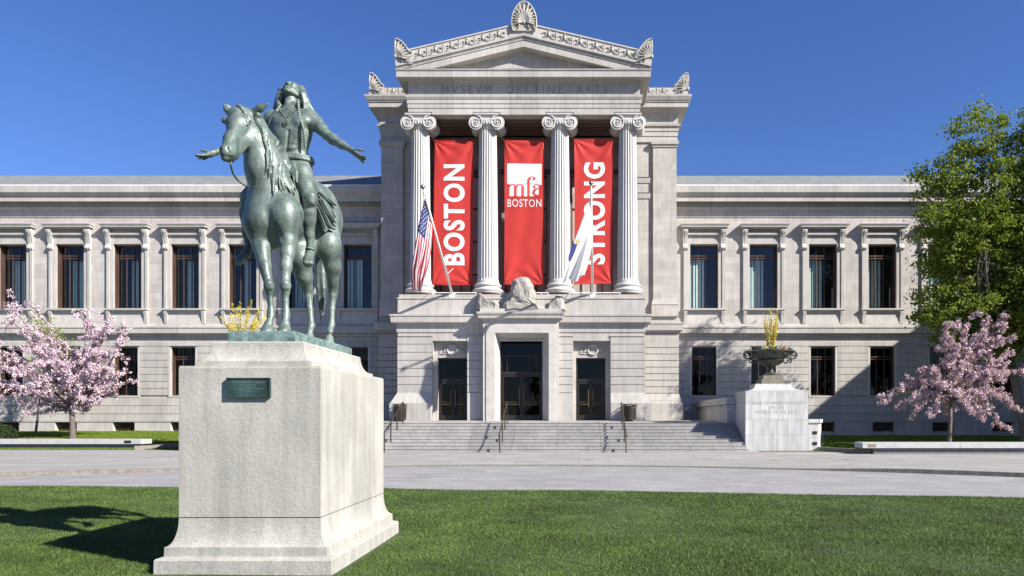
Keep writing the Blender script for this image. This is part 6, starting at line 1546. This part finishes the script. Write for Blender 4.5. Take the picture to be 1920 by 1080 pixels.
def leafy_tree(name, base, crown, lab, seed, leaf, nclump, per, m, rad, group=None, bark='bark', crad=.54, limbs=16):
    """crown: list of (centre, radii) ellipsoids; leaves stand in clumps spread through their volume"""
    r = random.Random(seed); gen = np.random.default_rng(seed); O = Vector(base); t = empty(name, tuple(base), lab, 'tree', group); cs = []
    w = [rr[0]*rr[1]*rr[2] for _, rr in crown]; tot = sum(w)
    for (c, rr), wi in zip(crown, w):
        for _ in range(int(nclump*wi/tot)):
            d = Vector((r.gauss(0, 1), r.gauss(0, 1), r.gauss(0, 1))).normalized()*(r.random()**.40); cs.append(Vector((c[0]+d.x*rr[0], c[1]+d.y*rr[1], c[2]+d.z*rr[2])) - O)
    cc = sum((Vector(c)*wi for (c, _), wi in zip(crown, w)), Vector())/tot - O; th = Vector((cc.x*.35, cc.y*.35, cc.z*.45))
    g = MB(); g.tube([(0,0,-.2), (0,0,.1), th*.5, th], [rad*1.4, rad*1.05, rad*.85, rad*.7], 10)
    up = Vector((cc.x, cc.y, cc.z*1.25)); g.tube([th, th.lerp(up, .5) + Vector((.1, 0, 0)), up], [rad*.68, rad*.42, rad*.12], 8); g.build('trunk', M[bark], t, smooth=True)
    g = MB()
    for i in range(limbs):
        e = r.choice(cs); u = r.uniform(.0, .8); s_ = th.lerp(up, u); pts = limb(s_, e, r, .06, 7, .06); g.tube(pts, [rad*.30*(1-u*.5)*(1-.85*j/7)+.008 for j in range(8)], 5)
        for q in range(5):
            e2 = min(r.sample(cs, min(14, len(cs))), key=lambda c: (c-pts[4]).length); g.tube(limb(pts[r.randint(3, 6)], e2, r, .05, 4, .05), [.035, .028, .02, .014, .008], 4)
    g.build('limbs', M[bark], t)
    C_ = np.array([tuple(c) for c in cs]); k = np.repeat(C_, per, 0); sc = np.repeat(gen.uniform(.55, 1.25, len(C_)), per)[:, None]; P0 = k + gen.normal(size=k.shape)*np.array([1, 1, .62])*crad*.55*sc
    U, V = rand_frames(len(P0), leaf, .62, gen, .5); quads_obj('crown', P0, U, V, M[m], t); return t
gY = 39.4
def el(px, py, Y, rx, ry, rz): c = P(px, py, Y); return (tuple(c), (rx, ry, rz))
leafy_tree('shade_tree', (X(1925, gY), gY, .25), [el(1815, 400, gY-.3, 2.7, 2.6, 3.6), el(1835, 265, gY, 1.6, 1.6, 1.9), el(1765, 330, gY, 1.4, 1.5, 1.0), el(1760, 560, gY-.6, 1.3, 1.7, 1.5), el(1830, 590, gY-.3, 2.6, 2.2, 2.2), el(1890, 480, gY+.4, 2.6, 2.6, 4.0), el(1770, 450, gY-.6, 1.6, 1.7, 2.0), el(1832, 208, gY, .45, .5, .9), el(1722, 322, gY-.4, .55, .6, .5), el(1726, 385, gY-.4, .5, .6, .5), el(1728, 505, gY-.4, .6, .6, .7), el(1790, 240, gY, .6, .6, .5), el(1745, 612, gY-.4, .7, .7, .5), el(1810, 650, gY+.4, 1.9, 1.2, 1.1), el(1880, 620, gY, 1.8, 1.8, 2.0)],
           'tall fresh green tree rising behind the weeping cherry at the right end of the wing', 21, .088, 720, 70, 'oakleaf', .26)
leafy_tree('shade_tree', (X(2010, 38.2), 38.2, .1), [el(1990, 400, 38.2, 2.4, 2.4, 4.9), el(1950, 290, 38.2, 1.6, 1.7, 1.9), el(1930, 240, 38.2, .7, .8, .9), el(1965, 600, 37.8, 2.1, 2.1, 2.8)],
           'second green tree cut by the right edge of the photo', 22, .088, 520, 70, 'oakleaf', .24)
leafy_tree('young_tree', (X(67, 45.5), 45.5, .6), [el(90, 628, 45.5, .95, .8, 1.1), el(70, 600, 45.5, .5, .5, .7), el(110, 650, 45.5, .8, .7, .7), el(85, 680, 45.5, .8, .7, .8)],
           'slim young tree with pale new leaves behind the pink cherry', 23, .055, 70, 34, 'paleleaf', .075, crad=.40, limbs=9)
bt = empty('round_bush', (X(-2, 39.5), 39.5, .15), 'dark clipped bush at the left edge beside the bench', 'bush'); gen = np.random.default_rng(5)
D_ = gen.normal(size=(5200, 3)); D_ /= np.linalg.norm(D_, axis=1)[:, None]; Q_ = D_*gen.uniform(.82, 1.03, 5200)[:, None]*np.array([.80, .8, .62]) + np.array([0, 0, .52]); U, V = rand_frames(5200, .04, .6, gen, .2); quads_obj('foliage', Q_, U, V, M['bushleaf'], bt)
g = MB(); g.ball((0, 0, .52), .68, 16, 10, (.98, .98, .76)); g.build('bush_core', M['bushleaf'], bt)

def lay_patches(m):
    """broad uneven tone over the turf, as mown and worn grass has"""
    n = m.node_tree.nodes; l = m.node_tree.links; tc = n.new('ShaderNodeTexCoord'); a = n.new('ShaderNodeTexNoise'); a.inputs['Scale'].default_value = .75; a.inputs['Detail'].default_value = 5; a.inputs['Roughness'].default_value = .65
    l.new(tc.outputs['Object'], a.inputs['Vector']); mr = n.new('ShaderNodeMapRange'); mr.inputs['From Min'].default_value = .32; mr.inputs['From Max'].default_value = .68; mr.inputs['To Min'].default_value = .66; mr.inputs['To Max'].default_value = 1.42; l.new(a.outputs['Fac'], mr.inputs['Value'])
    cr = next(x for x in n if x.bl_idname == 'ShaderNodeValToRGB'); mu = n.new('ShaderNodeVectorMath'); mu.operation = 'SCALE'; dst = [k.to_socket for k in cr.outputs[0].links]
    l.new(cr.outputs[0], mu.inputs[0]); l.new(mr.outputs[0], mu.inputs['Scale'])
    for d in dst: l.new(mu.outputs[0], d)
# ---- grass blades on the front lawn (one mesh, thinned with distance)
M['blade'] = leafmat('grass_blade', [(.035, .068, .010), (.062, .112, .018), (.095, .155, .030), (.14, .185, .055)], .25, .55)
lay_patches(M['blade'])
def grass(name, n, yfun, xr, h, w, zf, m, seed, lean=.5):
    gen = np.random.default_rng(seed); y = yfun(gen, n); x = gen.uniform(xr[0], xr[1], n)*(y if xr[2] else 1) + (0 if xr[2] else 0)
    ok = np.array([True]*n)
    if name == 'grass_blades':
        le = 19.3 - .085*(x+5) - .0028*(x+5)**2; ok = (y < le - .02 + gen.normal(size=n)*.02) & ~((x > -5.28) & (x < -2.92) & (y > 9.0) & (y < 12.6))
    x, y = x[ok], y[ok]; n = len(x); z = zf(x, y)
    a = gen.uniform(0, 2*np.pi, n); hh = h*gen.uniform(.6, 1.35, n)*(1 + .25*np.sin(x*1.3+y*.8)*np.sin(y*1.1)); ww = w*gen.uniform(.7, 1.3, n)*(1 + .05*np.maximum(0, y-9)); ln = gen.normal(size=(n, 2))*lean*hh[:, None]
    b0 = np.stack([x - np.cos(a)*ww, y - np.sin(a)*ww, z], 1); b1 = np.stack([x + np.cos(a)*ww, y + np.sin(a)*ww, z], 1); tp = np.stack([x + ln[:, 0], y + ln[:, 1], z + hh], 1)
    co = np.stack([b0, b1, tp], 1).reshape(-1, 3); me = bpy.data.meshes.new(name); me.vertices.add(3*n); me.vertices.foreach_set('co', co.astype(np.float32).ravel()); me.loops.add(3*n); me.loops.foreach_set('vertex_index', np.arange(3*n, dtype=np.int32))
    me.polygons.add(n); me.polygons.foreach_set('loop_start', np.arange(0, 3*n, 3, dtype=np.int32)); me.update(calc_edges=True); me.materials.append(m); o = bpy.data.objects.new(name, me); COL.objects.link(o); tag(o, kind='stuff'); return o
def zl_(x, y): return -0.30 + 0.30*np.clip((y-14)/19.0, 0, 1) + .012*np.sin(x*.9+y*.7) - .005
o = grass('grass_blades', 700000, lambda g_, n: 7.6 + 12.9*g_.random(n)**1.15, (-.94, .76, True), .036, .0045, zl_, M['blade'], 3); tag(o, 'short mown green lawn in front of the driveway', 'grass')
M['blade2'] = leafmat('verge_grass_blade', [(.10, .15, .015), (.18, .24, .03)], .3)
def zb_f(y0, z1): return lambda x, y: z1*((lambda q: q*q*(3-2*q))(np.clip((y-y0)/(47-y0), 0, 1)))**.8 + .015
o = grass('grass_tufts', 90000, lambda g_, n: g_.uniform(37.7, 47.6, n), (-.80, -.50, True), .06, .012, zb_f(37.6, .70), M['blade2'], 4); tag(o, 'sunlit yellow-green grass on the left verge below the wing', 'grass')
o = grass('grass_tufts', 60000, lambda g_, n: g_.uniform(36.0, 47.6, n), (.33, .62, True), .06, .012, zb_f(36, .42), M['blade2'], 5); tag(o, 'shaded grass on the right verge below the wing', 'grass')
